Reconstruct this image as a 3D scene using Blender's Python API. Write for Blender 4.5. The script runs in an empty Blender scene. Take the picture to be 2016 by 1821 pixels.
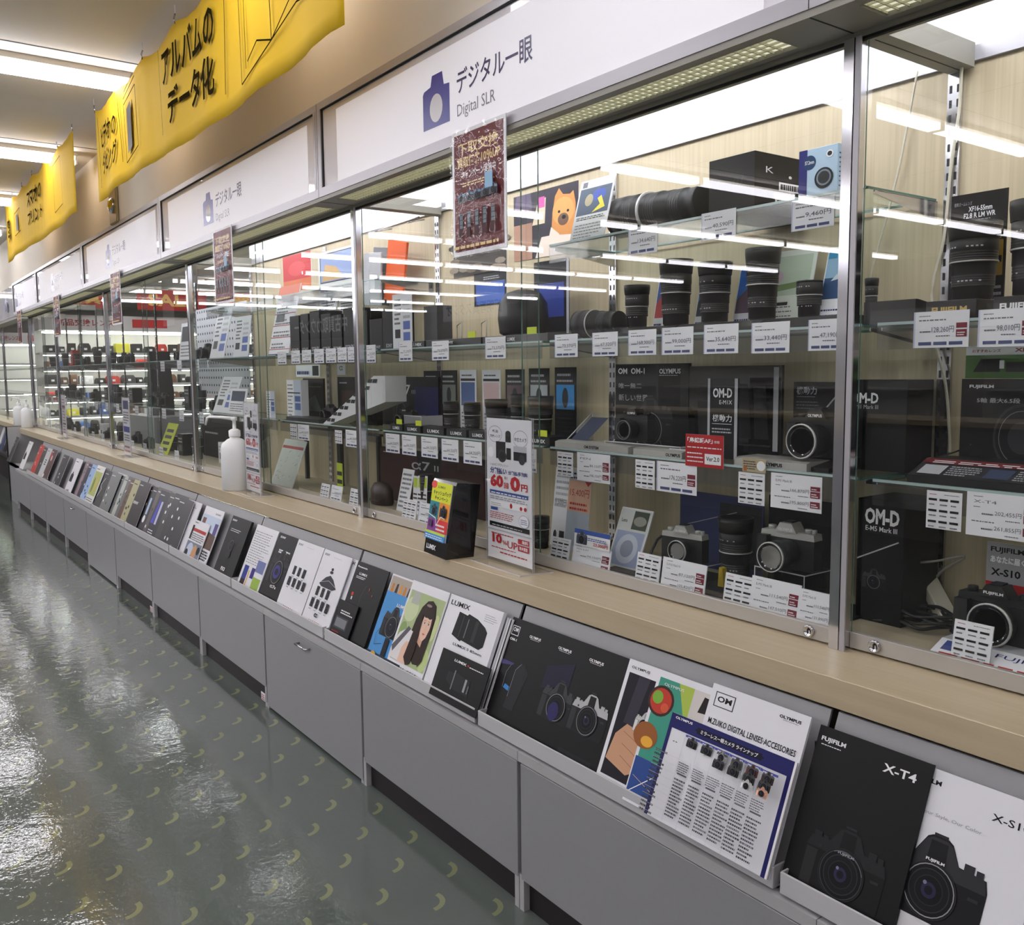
import bpy, math, random
from mathutils import Vector, Matrix
SC = bpy.context.scene
COL = SC.collection
rnd = random.Random(7)
R = math.radians
# ------------------------------------------------------------------ camera
PXW, PXH, FPX = 2016.0, 1821.0, 1773.7
TH, PI_, RO = R(35.9876), R(5.8149), R(-0.551)
CAM = Vector((0.0, -1.6756, 1.42))
def _axes():
    f = Vector((-math.cos(TH)*math.cos(PI_), math.sin(TH)*math.cos(PI_), -math.sin(PI_)))
    r = f.cross(Vector((0, 0, 1))).normalized(); u = r.cross(f)
    r2 = math.cos(RO)*r + math.sin(RO)*u; u2 = -math.sin(RO)*r + math.cos(RO)*u
    return r2, u2, f
AX = _axes()
cd = bpy.data.cameras.new('camera'); cam = bpy.data.objects.new('camera', cd); COL.objects.link(cam)
cd.sensor_fit = 'HORIZONTAL'; cd.sensor_width = 36; cd.lens = FPX/PXW*36; cd.clip_start = .05; cd.clip_end = 100
mr = Matrix((AX[0], AX[1], -AX[2])).transposed().to_4x4(); mr.translation = CAM
cam.matrix_world = mr; SC.camera = cam
def at(px, py, Y=None, Z=None, X=None):
    "point of a measured spot of the photograph on a known plane of the room (metres)"
    d = AX[2] + (px-PXW/2)/FPX*AX[0] - (py-PXH/2)/FPX*AX[1]
    t = (Y-CAM.y)/d.y if Y is not None else (Z-CAM.z)/d.z if Z is not None else (X-CAM.x)/d.x
    return CAM + d*t
# ------------------------------------------------------------------ world and exposure
w = bpy.data.worlds.new('shop_air'); SC.world = w; w.use_nodes = True
w.node_tree.nodes['Background'].inputs[0].default_value = (.9, .93, 1, 1)
w.node_tree.nodes['Background'].inputs[1].default_value = .05
SC.view_settings.view_transform = 'Standard'; SC.view_settings.look = 'None'
SC.view_settings.exposure = 0.0; SC.view_settings.gamma = 1.0
try: SC.view_settings.use_curve_mapping = False
except Exception: pass
SC.cycles.transparent_max_bounces = 32; SC.cycles.max_bounces = 10; SC.cycles.glossy_bounces = 5
SC.cycles.diffuse_bounces = 4; SC.cycles.transmission_bounces = 8
SC.cycles.sample_clamp_indirect = 50
TUBE = 17.0            # strength of the ceiling tubes
CASE_TUBE = 24.0         # strength of the tubes inside the showcases
# ------------------------------------------------------------------ materials
MATS = {}
def lin(c):
    return tuple(((x/255)/12.92 if x <= 10.3 else (((x/255)+.055)/1.055)**2.4) for x in c)
def mat(name, rgb=(200, 200, 200), rough=.5, metal=0, emit=0, spec=.5, noise=0, scale=20, coat=0):
    "principled material; rgb as 0-255 sRGB; a little noise in the colour where asked"
    if name in MATS: return MATS[name]
    m = bpy.data.materials.new(name); m.use_nodes = True; nt = m.node_tree; b = nt.nodes['Principled BSDF']
    c = lin(rgb)
    b.inputs['Base Color'].default_value = (*c, 1); b.inputs['Roughness'].default_value = rough
    b.inputs['Metallic'].default_value = metal; b.inputs['Specular IOR Level'].default_value = spec
    if coat: b.inputs['Coat Weight'].default_value = coat; b.inputs['Coat Roughness'].default_value = .05
    if emit:
        b.inputs['Emission Color'].default_value = (*c, 1); b.inputs['Emission Strength'].default_value = emit
    if noise:
        tc = nt.nodes.new('ShaderNodeTexCoord'); n = nt.nodes.new('ShaderNodeTexNoise'); n.inputs['Scale'].default_value = scale
        r = nt.nodes.new('ShaderNodeMixRGB'); r.inputs[1].default_value = (*[max(0, x*(1-noise)) for x in c], 1)
        r.inputs[2].default_value = (*[x*(1+noise) for x in c], 1)
        nt.links.new(tc.outputs['Object'], n.inputs['Vector']); nt.links.new(n.outputs['Fac'], r.inputs[0])
        nt.links.new(r.outputs[0], b.inputs['Base Color'])
    MATS[name] = m; return m
def col(r, g, b, rough=.45, spec=.4):
    return mat('ink_%d_%d_%d' % (r, g, b), (r, g, b), .5, spec=.2)
def glass_mat(name, tint=(1, 1, 1), f0=.04, both=True, rough=0.0, maxr=1.0):
    "thin clear sheet: transparent with a mirror reflection that grows towards grazing angles"
    m = bpy.data.materials.new(name); m.use_nodes = True; nt = m.node_tree; nt.nodes.clear()
    N = nt.nodes.new; L = nt.links.new
    geo = N('ShaderNodeNewGeometry'); dot = N('ShaderNodeVectorMath'); dot.operation = 'DOT_PRODUCT'
    L(geo.outputs['Incoming'], dot.inputs[0]); L(geo.outputs['Normal'], dot.inputs[1])
    ab = N('ShaderNodeMath'); ab.operation = 'ABSOLUTE'; L(dot.outputs['Value'], ab.inputs[0])
    s = N('ShaderNodeMath'); s.operation = 'SUBTRACT'; s.inputs[0].default_value = 1; L(ab.outputs[0], s.inputs[1])
    p = N('ShaderNodeMath'); p.operation = 'POWER'; L(s.outputs[0], p.inputs[0]); p.inputs[1].default_value = 5
    k = N('ShaderNodeMath'); k.operation = 'MULTIPLY_ADD'; L(p.outputs[0], k.inputs[0]); k.inputs[1].default_value = maxr-f0; k.inputs[2].default_value = f0
    tr = N('ShaderNodeBsdfTransparent'); tr.inputs[0].default_value = (*tint, 1)
    gl = N('ShaderNodeBsdfGlossy'); gl.inputs['Roughness'].default_value = rough
    mx = N('ShaderNodeMixShader'); L(k.outputs[0], mx.inputs[0]); L(tr.outputs[0], mx.inputs[1]); L(gl.outputs[0], mx.inputs[2])
    out = N('ShaderNodeOutputMaterial'); L(mx.outputs[0], out.inputs[0])
    MATS[name] = m; return m
def clear_mat(name, tint):
    m = bpy.data.materials.new(name); m.use_nodes = True; nt = m.node_tree; nt.nodes.clear()
    tr = nt.nodes.new('ShaderNodeBsdfTransparent'); tr.inputs[0].default_value = (*tint, 1)
    out = nt.nodes.new('ShaderNodeOutputMaterial'); nt.links.new(tr.outputs[0], out.inputs[0]); MATS[name] = m; return m
GLASS = glass_mat('door_glass', (.985, .995, .99), .07)
GIN = clear_mat('door_glass_inner_face', (.985, .995, .99))
GEDGE = mat('glass_cut_edge', (96, 128, 118), .15, spec=.8)
SHELFG = glass_mat('shelf_glass', (.93, .98, .96), .06, maxr=.55)
SHELFEDGE = mat('shelf_glass_edge', (70, 110, 102), .12, spec=.9)
ACRYL = glass_mat('clear_acrylic', (.97, .975, .98), .06, maxr=.5)
ACRYLE = mat('acrylic_edge', (200, 200, 205), .15, spec=.8)
STRIP = glass_mat('clear_price_strip', (.82, .82, .83), .08, rough=.12, maxr=.5)
FRAME = mat('anodised_frame', (176, 174, 180), .38, .25)
ALU = mat('aluminium_rail', (186, 183, 178), .35, .35)
CHROME = mat('polished_chrome', (205, 205, 212), .12, 1)
DARKGAP = mat('dark_gap', (28, 28, 30), .7)
PANEL = mat('glossy_white_sign_panel', (232, 230, 236), .03, spec=.5)
PANELLIT = mat('backlit_white_sign_panel', (236, 234, 240), .6, spec=.08, emit=.26)
SOFFIT = mat('grey_soffit', (150, 147, 138), .5)
BEIGE = mat('beige_wallpaper', (224, 214, 198), .7, noise=.04, scale=3)
CEIL = mat('ceiling_board', (226, 219, 208), .8, noise=.04, scale=2)
LAM = mat('grey_laminate', (146, 146, 149), .42, noise=.03, scale=60)
LAM2 = mat('light_grey_edging', (176, 175, 177), .4)
PLINTH = mat('black_plinth', (30, 24, 24), .6)
WHITEP = mat('white_painted_steel', (226, 226, 228), .4)
BLACK = mat('black_plastic', (20, 20, 21), .35)
BLACKM = mat('black_metal_rubber', (26, 26, 27), .5)
PAPER = mat('white_paper', (232, 232, 238), .5)
COVER = mat('coated_paper_white', (222, 222, 228), .4, spec=.3)
COVERB = mat('coated_paper_black', (13, 13, 15), .45, spec=.22)
SILVER = mat('silver_metal', (196, 195, 192), .35, .35)
LENSG = mat('lens_glass', (18, 16, 26), .05, spec=1, coat=1)
def wood(name, c1, c2, rough, sx, sy, sz):
    m = bpy.data.materials.new(name); m.use_nodes = True; nt = m.node_tree; b = nt.nodes['Principled BSDF']; b.inputs['Roughness'].default_value = rough
    tc = nt.nodes.new('ShaderNodeTexCoord'); mp = nt.nodes.new('ShaderNodeMapping'); mp.inputs['Scale'].default_value = (sx, sy, sz)
    n = nt.nodes.new('ShaderNodeTexNoise'); n.inputs['Scale'].default_value = 1; n.inputs['Detail'].default_value = 5; n.inputs['Roughness'].default_value = .6
    r = nt.nodes.new('ShaderNodeValToRGB'); r.color_ramp.elements[0].position = .3; r.color_ramp.elements[1].position = .7
    r.color_ramp.elements[0].color = (*lin(c1), 1); r.color_ramp.elements[1].color = (*lin(c2), 1)
    L = nt.links.new; L(tc.outputs['Object'], mp.inputs[0]); L(mp.outputs[0], n.inputs['Vector']); L(n.outputs['Fac'], r.inputs[0]); L(r.outputs[0], b.inputs['Base Color'])
    MATS[name] = m; return m
WOODC = wood('pale_maple_worktop', (186, 170, 141), (197, 181, 152), .38, 3, 60, 60)
WOODB = wood('pale_wood_back_panel', (178, 163, 134), (194, 180, 151), .55, 90, 90, 1.5)
def emis(name, rgb, s):
    m = bpy.data.materials.new(name); m.use_nodes = True; nt = m.node_tree; nt.nodes.clear()
    e = nt.nodes.new('ShaderNodeEmission'); e.inputs[0].default_value = (*lin(rgb), 1); e.inputs[1].default_value = s
    o = nt.nodes.new('ShaderNodeOutputMaterial'); nt.links.new(e.outputs[0], o.inputs[0]); MATS[name] = m; return m
LIT = emis('lit_ceiling_tube', (250, 248, 255), TUBE)
LITC = emis('lit_case_tube', (250, 250, 255), CASE_TUBE)
LITG = emis('added_gondola_tube', (250, 252, 240), 26)  # glow of the tubes added to the rear shelving
LITL = emis('lit_louver_diffuser', (222, 220, 192), 1.0)
def floor_mat():
    m = bpy.data.materials.new('patterned_vinyl_floor'); m.use_nodes = True; nt = m.node_tree; b = nt.nodes['Principled BSDF']
    N = nt.nodes.new; L = nt.links.new
    def M(op, a, bb=None, c=None):
        n = N('ShaderNodeMath'); n.operation = op
        for i, v in enumerate((a, bb, c)):
            if v is None: continue
            if isinstance(v, (int, float)): n.inputs[i].default_value = v
            else: L(v, n.inputs[i])
        return n.outputs[0]
    g = N('ShaderNodeNewGeometry'); sp = N('ShaderNodeSeparateXYZ'); L(g.outputs['Position'], sp.inputs[0])
    tot = None
    for ox, oy in ((0, 0), (.5, .5)):
        u = M('MULTIPLY', M('SUBTRACT', M('FRACT', M('ADD', M('DIVIDE', M('SUBTRACT', sp.outputs[0], -2.321), .2265), 10+ox+.5)), .5), .2265)
        v = M('MULTIPLY', M('SUBTRACT', M('FRACT', M('ADD', M('DIVIDE', M('SUBTRACT', sp.outputs[1], -.385), .223), 60+oy+.5)), .5), .223)
        u = M('ADD', u, .016); v = M('ADD', v, .026)
        rr = M('SQRT', M('ADD', M('MULTIPLY', u, u), M('MULTIPLY', v, v)))
        ring = M('LESS_THAN', M('ABSOLUTE', M('SUBTRACT', rr, .042)), .0075)
        dt = M('ADD', M('MULTIPLY', u, .6), M('MULTIPLY', v, .8))
        seg = M('GREATER_THAN', dt, M('MULTIPLY', rr, .55))
        k = M('MULTIPLY', ring, seg); tot = k if tot is None else M('MAXIMUM', tot, k)
    no = N('ShaderNodeTexNoise'); no.inputs['Scale'].default_value = 1.3; no.inputs['Detail'].default_value = 3
    L(g.outputs['Position'], no.inputs['Vector'])
    base = N('ShaderNodeMixRGB'); base.inputs[1].default_value = (*lin((84, 91, 87)), 1); base.inputs[2].default_value = (*lin((98, 105, 101)), 1); L(no.outputs['Fac'], base.inputs[0])
    mx = N('ShaderNodeMixRGB'); L(M('MULTIPLY', tot, .24), mx.inputs[0]); L(base.outputs[0], mx.inputs[1]); mx.inputs[2].default_value = (*lin((196, 198, 118)), 1)
    L(mx.outputs[0], b.inputs['Base Color'])
    n2 = N('ShaderNodeTexNoise'); n2.inputs['Scale'].default_value = 14; n2.inputs['Detail'].default_value = 4; n2.inputs['Roughness'].default_value = .6; L(g.outputs['Position'], n2.inputs['Vector'])
    n3 = N('ShaderNodeTexNoise'); n3.inputs['Scale'].default_value = 70; n3.inputs['Detail'].default_value = 2; L(g.outputs['Position'], n3.inputs['Vector'])
    bp = N('ShaderNodeBump'); bp.inputs['Strength'].default_value = .55; bp.inputs['Distance'].default_value = .0022
    L(M('ADD', n2.outputs['Fac'], M('MULTIPLY', n3.outputs['Fac'], .2)), bp.inputs['Height']); L(bp.outputs[0], b.inputs['Normal'])
    b.inputs['Roughness'].default_value = .05; b.inputs['Specular IOR Level'].default_value = .6
    MATS['floor'] = m; return m
FLOORM = floor_mat()
# ------------------------------------------------------------------ mesh builder
_tcache = {}
def _text_geo(s, bold):
    key = (s, bold)
    if key in _tcache: return _tcache[key]
    c = bpy.data.curves.new('t', 'FONT'); c.body = s; c.size = 1; c.offset = bold; c.fill_mode = 'FRONT'; c.resolution_u = 2
    o = bpy.data.objects.new('t', c); COL.objects.link(o)
    dg = bpy.context.evaluated_depsgraph_get(); dg.update()
    me = bpy.data.meshes.new_from_object(o.evaluated_get(dg))
    vs = [(v.co.x, v.co.y) for v in me.vertices]; fs = [tuple(p.vertices) for p in me.polygons]
    bpy.data.objects.remove(o); bpy.data.curves.remove(c); bpy.data.meshes.remove(me)
    if vs:
        x0 = min(v[0] for v in vs); x1 = max(v[0] for v in vs); y0 = min(v[1] for v in vs); y1 = max(v[1] for v in vs)
    else: x0 = y0 = 0; x1 = y1 = 1
    _tcache[key] = (vs, fs, x0, y0, max(x1-x0, 1e-4), max(y1-y0, 1e-4)); return _tcache[key]
class MB:
    def __init__(s): s.v = []; s.f = []; s.mi = []; s.ms = []; s.sm = []; s.T = Matrix()
    def m(s, material):
        if material not in s.ms: s.ms.append(material)
        return s.ms.index(material)
    def add(s, vs, fs, material, smooth=False):
        n = len(s.v); k = s.m(material); T = s.T
        s.v += [tuple(T @ Vector(v)) for v in vs]
        for f in fs: s.f.append(tuple(n+i for i in f)); s.mi.append(k); s.sm.append(smooth)
        return s
    def box(s, a, b, material, bevel=0, mats=None):
        "axis box from corner a to corner b; mats = {'-x','+x','-y','+y','-z','+z': material}"
        x0, x1 = sorted((a[0], b[0])); y0, y1 = sorted((a[1], b[1])); z0, z1 = sorted((a[2], b[2]))
        vs = [(x0, y0, z0), (x1, y0, z0), (x1, y1, z0), (x0, y1, z0), (x0, y0, z1), (x1, y0, z1), (x1, y1, z1), (x0, y1, z1)]
        F = {'-z': (0, 3, 2, 1), '+z': (4, 5, 6, 7), '-y': (0, 1, 5, 4), '+y': (2, 3, 7, 6), '-x': (3, 0, 4, 7), '+x': (1, 2, 6, 5)}
        if bevel:
            r = bevel; vs = []; fs = []
            for sx in (0, 1):
                for sy in (0, 1):
                    for sz in (0, 1):
                        X = (x0, x1)[sx]; Y = (y0, y1)[sy]; Z = (z0, z1)[sz]
                        dx = r if sx == 0 else -r; dy = r if sy == 0 else -r; dz = r if sz == 0 else -r
                        vs += [(X, Y+dy, Z+dz), (X+dx, Y, Z+dz), (X+dx, Y+dy, Z)]
            I = lambda sx, sy, sz, k: (sx*4+sy*2+sz)*3+k
            for q in (0, 1):
                a_ = [I(q, 0, 0, 0), I(q, 1, 0, 0), I(q, 1, 1, 0), I(q, 0, 1, 0)]; fs.append(a_ if q else a_[::-1])
                a_ = [I(0, q, 0, 1), I(1, q, 0, 1), I(1, q, 1, 1), I(0, q, 1, 1)]; fs.append(a_[::-1] if q else a_)
                a_ = [I(0, 0, q, 2), I(1, 0, q, 2), I(1, 1, q, 2), I(0, 1, q, 2)]; fs.append(a_ if q else a_[::-1])
            for p in (0, 1):
                for q in (0, 1):
                    e = [I(p, q, 0, 0), I(p, q, 0, 1), I(p, q, 1, 1), I(p, q, 1, 0)]; fs.append(e if (p == q) else e[::-1])
                    e = [I(p, 0, q, 0), I(p, 0, q, 2), I(p, 1, q, 2), I(p, 1, q, 0)]; fs.append(e[::-1] if (p == q) else e)
                    e = [I(0, p, q, 1), I(0, p, q, 2), I(1, p, q, 2), I(1, p, q, 1)]; fs.append(e if (p == q) else e[::-1])
            for p in (0, 1):
                for q in (0, 1):
                    for t in (0, 1):
                        e = [I(p, q, t, 0), I(p, q, t, 1), I(p, q, t, 2)]; fs.append(e if (p+q+t) % 2 == 1 else e[::-1])
            return s.add(vs, fs, material)
        n = len(s.v); s.v += [tuple(s.T @ Vector(v)) for v in vs]
        for k, f in F.items():
            s.f.append(tuple(n+i for i in f)); s.mi.append(s.m((mats or {}).get(k, material))); s.sm.append(False)
        return s
    def prism(s, pts, y0, y1, material, cap=None):
        "extrude an x-z outline (counter-clockwise seen from -y) from y0 (front) to y1"
        n = len(pts); vs = [(p[0], y0, p[1]) for p in pts]+[(p[0], y1, p[1]) for p in pts]
        s.add(vs, [tuple(range(n))], cap or material)
        k = len(s.v)-2*n
        for i in range(n):
            j = (i+1) % n; s.f.append((k+j, k+i, k+n+i, k+n+j)); s.mi.append(s.m(material)); s.sm.append(False)
        s.f.append(tuple(k+n+i for i in reversed(range(n)))); s.mi.append(s.m(material)); s.sm.append(False)
        return s
    def xprism(s, pts, x0, x1, material):
        "extrude a y-z outline along x"
        n = len(pts); vs = [(x0, p[0], p[1]) for p in pts]+[(x1, p[0], p[1]) for p in pts]
        fs = [tuple(reversed(range(n))), tuple(range(n, 2*n))]+[(i, (i+1) % n, n+(i+1) % n, n+i) for i in range(n)]
        return s.add(vs, fs, material)
    def lathe(s, prof, material, seg=28, axis='z', org=(0, 0, 0), mats=None):
        "prof: (radius, height) pairs; turned about axis through org"
        vs = []; n = len(prof)
        for r, h in prof:
            for k in range(seg):
                a = 2*math.pi*k/seg; x, y = r*math.cos(a), r*math.sin(a)
                p = (x, y, h) if axis == 'z' else (h, x, y) if axis == 'x' else (y, h, x)
                vs.append((org[0]+p[0], org[1]+p[1], org[2]+p[2]))
        b = len(s.v); s.v += [tuple(s.T @ Vector(v)) for v in vs]
        for i in range(n-1):
            mm = s.m(mats[i] if mats and mats[i] else material)
            for k in range(seg):
                j = (k+1) % seg; s.f.append((b+i*seg+k, b+i*seg+j, b+(i+1)*seg+j, b+(i+1)*seg+k)); s.mi.append(mm)
                s.sm.append(True)
        for i, rev in ((0, True), (n-1, False)):
            if prof[i][0] > 1e-5:
                f = [b+i*seg+k for k in range(seg)]; s.f.append(tuple(f[::-1] if rev else f)); s.mi.append(s.m(mats[i-1 if i else 0] if mats and mats[i-1 if i else 0] else material)); s.sm.append(False)
        return s
    def tube(s, pts, r, material, seg=6):
        P = [Vector(p) for p in pts]; vs = []; n = len(P)
        for i, p in enumerate(P):
            d = (P[min(i+1, n-1)]-P[max(i-1, 0)]).normalized()
            a = d.cross(Vector((0, 0, 1)));  a = a if a.length > .05 else d.cross(Vector((1, 0, 0)))
            a.normalize(); b = d.cross(a); q = r[i] if isinstance(r, (list, tuple)) else r
            for k in range(seg):
                t = 2*math.pi*k/seg; vs.append(tuple(p+a*q*math.cos(t)+b*q*math.sin(t)))
        fs = [(i*seg+k, i*seg+(k+1) % seg, (i+1)*seg+(k+1) % seg, (i+1)*seg+k) for i in range(n-1) for k in range(seg)]
        fs += [tuple(range(seg))[::-1], tuple((n-1)*seg+k for k in range(seg))]
        return s.add(vs, fs, material, True)
    def build(s, name, parent=None, loc=None, rz=0, rot=None):
        me = bpy.data.meshes.new(name)
        me.from_pydata(s.v, [], s.f)
        for m in s.ms: me.materials.append(m)
        me.polygons.foreach_set('material_index', s.mi); me.polygons.foreach_set('use_smooth', s.sm); me.update()
        o = bpy.data.objects.new(name, me); COL.objects.link(o)
        if parent: o.parent = parent
        if loc: o.location = loc
        if rot: o.rotation_euler = rot
        elif rz: o.rotation_euler = (0, 0, rz)
        return o
class Face:
    "a flat printed face: origin bottom-left, u to the right, v up, in a MB; coordinates run 0..1 over w x h"
    def __init__(s, mb, o, u, v, w, h, lift=.0004):
        s.mb = mb; s.o = Vector(o); s.u = Vector(u).normalized(); s.v = Vector(v).normalized(); s.w = w; s.h = h
        s.n = s.u.cross(s.v); s.lift = lift; s.k = 1
    def P(s, x, y): return tuple(s.o+s.u*(x*s.w)+s.v*(y*s.h)+s.n*(s.lift*s.k))
    def poly(s, pts, m, up=True):
        s.mb.add([s.P(*p) for p in pts], [tuple(range(len(pts)))], m)
        if up: s.k += .25
        return s
    def rect(s, x0, y0, x1, y1, m): return s.poly([(x0, y0), (x1, y0), (x1, y1), (x0, y1)], m)
    def ell(s, cx, cy, rx, ry, m, n=20):
        return s.poly([(cx+rx*math.cos(2*math.pi*i/n), cy+ry*math.sin(2*math.pi*i/n)) for i in range(n)], m)
    def ring(s, cx, cy, rx, ry, t, m, n=24, a0=0, a1=360):
        for i in range(n):
            a = R(a0+(a1-a0)*i/n); b = R(a0+(a1-a0)*(i+1)/n)
            s.poly([(cx+rx*math.cos(a), cy+ry*math.sin(a)), (cx+rx*math.cos(b), cy+ry*math.sin(b)), (cx+rx*(1-t)*math.cos(b), cy+ry*(1-t)*math.sin(b)), (cx+rx*(1-t)*math.cos(a), cy+ry*(1-t)*math.sin(a))], m, False)
        s.k += .25; return s
    def line(s, pts, t, m):
        "stroke of thickness t (in metres)"
        for (x0, y0), (x1, y1) in zip(pts, pts[1:]):
            dx, dy = (x1-x0)*s.w, (y1-y0)*s.h; L = math.hypot(dx, dy) or 1; nx, ny = -dy/L*t/2/s.w, dx/L*t/2/s.h
            s.poly([(x0-nx, y0-ny), (x1-nx, y1-ny), (x1+nx, y1+ny), (x0+nx, y0+ny)], m, False)
        s.k += .25; return s
    def text(s, t, x0, y0, x1, y1, m, bold=0.0, keep=False):
        "fit a line of writing into the box x0..x1, y0..y1"
        vs, fs, tx, ty, tw, th = _text_geo(t, bold)
        if not vs: return s
        s.mb.add([s.P(x0+(x-tx)/tw*(x1-x0), y0+(y-ty)/th*(y1-y0)) for x, y in vs], fs, m); s.k += .25
        return s
    def bars(s, x0, y0, x1, y1, n, m, duty=.45, seed=1, ragged=.35):
        "small print too small to read, as short strokes"
        q = random.Random(seed); dh = (y1-y0)/n
        for i in range(n):
            yy = y1-dh*(i+1); x = x0; end = x1-(x1-x0)*ragged*q.random()
            while x < end:
                L = (x1-x0)*(.04+.1*q.random()); s.poly([(x, yy), (min(x+L, end), yy), (min(x+L, end), yy+dh*duty), (x, yy+dh*duty)], m, False); x += L+(x1-x0)*.025
        s.k += .25; return s
# ------------------------------------------------------------------ scene bookkeeping
def tag(o, label=None, cat=None, group=None, kind=None):
    if label: o['label'] = label
    if cat: o['category'] = cat
    if group: o['group'] = group
    if kind: o['kind'] = kind
    return o
def empty(name, loc, rz=0, label=None, cat=None, group=None):
    o = bpy.data.objects.new(name, None); COL.objects.link(o); o.location = loc; o.rotation_euler = (0, 0, rz); o.empty_display_size = .05
    return tag(o, label, cat, group)
def struct(name, mb): return tag(mb.build(name), kind='structure')
ORD = ['first', 'second', 'third', 'fourth', 'fifth', 'sixth', 'seventh', 'eighth', 'ninth', 'tenth', 'eleventh', 'twelfth', 'thirteenth', 'fourteenth', 'fifteenth', 'sixteenth', 'seventeenth', 'eighteenth', 'nineteenth', 'twentieth']+['twenty-%s' % w_ for w_ in ('first', 'second', 'third', 'fourth', 'fifth', 'sixth', 'seventh', 'eighth', 'ninth')]+['thirtieth', 'thirty-first', 'thirty-second', 'thirty-third']
def kids(o): return [c for c in ALLK.get(o.name, [])]
def copy_tree(o, parent=None):
    c = o.copy(); COL.objects.link(c); c.parent = parent
    for ch in list(o.children): copy_tree(ch, c)
    return c
def B(a, b, m, bevel=0, mats=None): return MB().box(a, b, m, bevel, mats)
# ================================================================== the room
X0, WM = -1.128, 2.243            # right post of the first full showcase module, module width
NM = 5
XE = X0-WM*4.72                     # left end of the row
H = 3.0
struct('floor', B((-24, -11, -.02), (4, 8, 0), FLOORM))
cm = MB().box((-24, -11, H), (4, 8, H+.05), CEIL)
for i in range(14):                 # board joints
    x = 3.0-2.0*i; cm.box((x-.004, -11, H-.002), (x+.004, 8, H), DARKGAP)
for y in (-1.9, -3.7, -5.5): cm.box((-24, y-.003, H-.002), (4, y+.003, H), DARKGAP)
struct('ceiling', cm)
struct('wall_front', B((-24, -11.1, 0), (4, -11, H), mat('far_wall', (170, 165, 160), .7)))
struct('wall_right', B((4, -11, 0), (4.1, 8, H), mat('far_wall2', (170, 165, 160), .7)))
struct('wall_left', B((-24.1, -11, 0), (-24, 8, H), mat('far_wall3', (150, 146, 140), .7)))
struct('wall_rear', B((-24, 8, 0), (4, 8.1, H), mat('far_wall4', (150, 146, 140), .7)))
struct('wall_upper', B((XE, -.150, 2.4525), (3.2, -.09, H), BEIGE))
struct('wall_back', B((-5.62, .45, 0), (3.2, .50, H), BEIGE))
# ------------------------------------------------------------------ ceiling tubes in rows across the aisle
def ceiling_tube():
    r = empty('ceiling_light', (0, 0, H))
    B((-.05, 0, -.03), (.05, 1.22, 0), mat('beige_housing', (188, 181, 168), .6)).build('housing', r)
    B((-.042, .01, -.085), (.042, 1.21, -.045), LIT).build('tube', r)
    for y in (.004, 1.206): B((-.045, y, -.088), (.045, y+.01, -.028), WHITEP).build('end_cap', r)
    return r
rows = [0.8, -1.2, -3.2, -5.2, -7.2, -9.2, -11.2, -13.2, -15.4, -17.6, -20]
tube0 = ceiling_tube(); first = True
NAMES = {-5.2: 'nearest of those seen directly, above the long banner', -7.2: 'second row in, behind the far end of the long banner', -9.2: 'third row in, ending at the far yellow banner', -11.2: 'fourth row in, low at the left edge', -13.2: 'fifth row in, smallest at the left edge'}
for x in rows:
    for k in range(8):
        y = -1.50-1.24*k
        t = tube0 if first else copy_tree(tube0); first = False
        t.location = (x, y, H)
        if k == 0 and x in NAMES: tag(t, 'lit white ceiling tube light, '+NAMES[x], 'ceiling light', 'ceiling tube rows')
        else: tag(t, 'lit ceiling tube, %s out from the showcases in the %s row counted from the right' % (ORD[k], ORD[rows.index(x)]), 'ceiling light', 'ceiling tube rows mirrored in glass')
    if x < -9:
        for y in (1.0, 3.2, 5.4):
            t = copy_tree(tube0); t.location = (x, y, H); tag(t, 'lit ceiling tube behind the showcases, %s row from the far wall, %s one' % (ORD[len(rows)-1-rows.index(x)], {1.0: 'near', 3.2: 'middle', 5.4: 'rear'}[y]), 'ceiling light', 'tubes over the rear shop floor')
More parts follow.
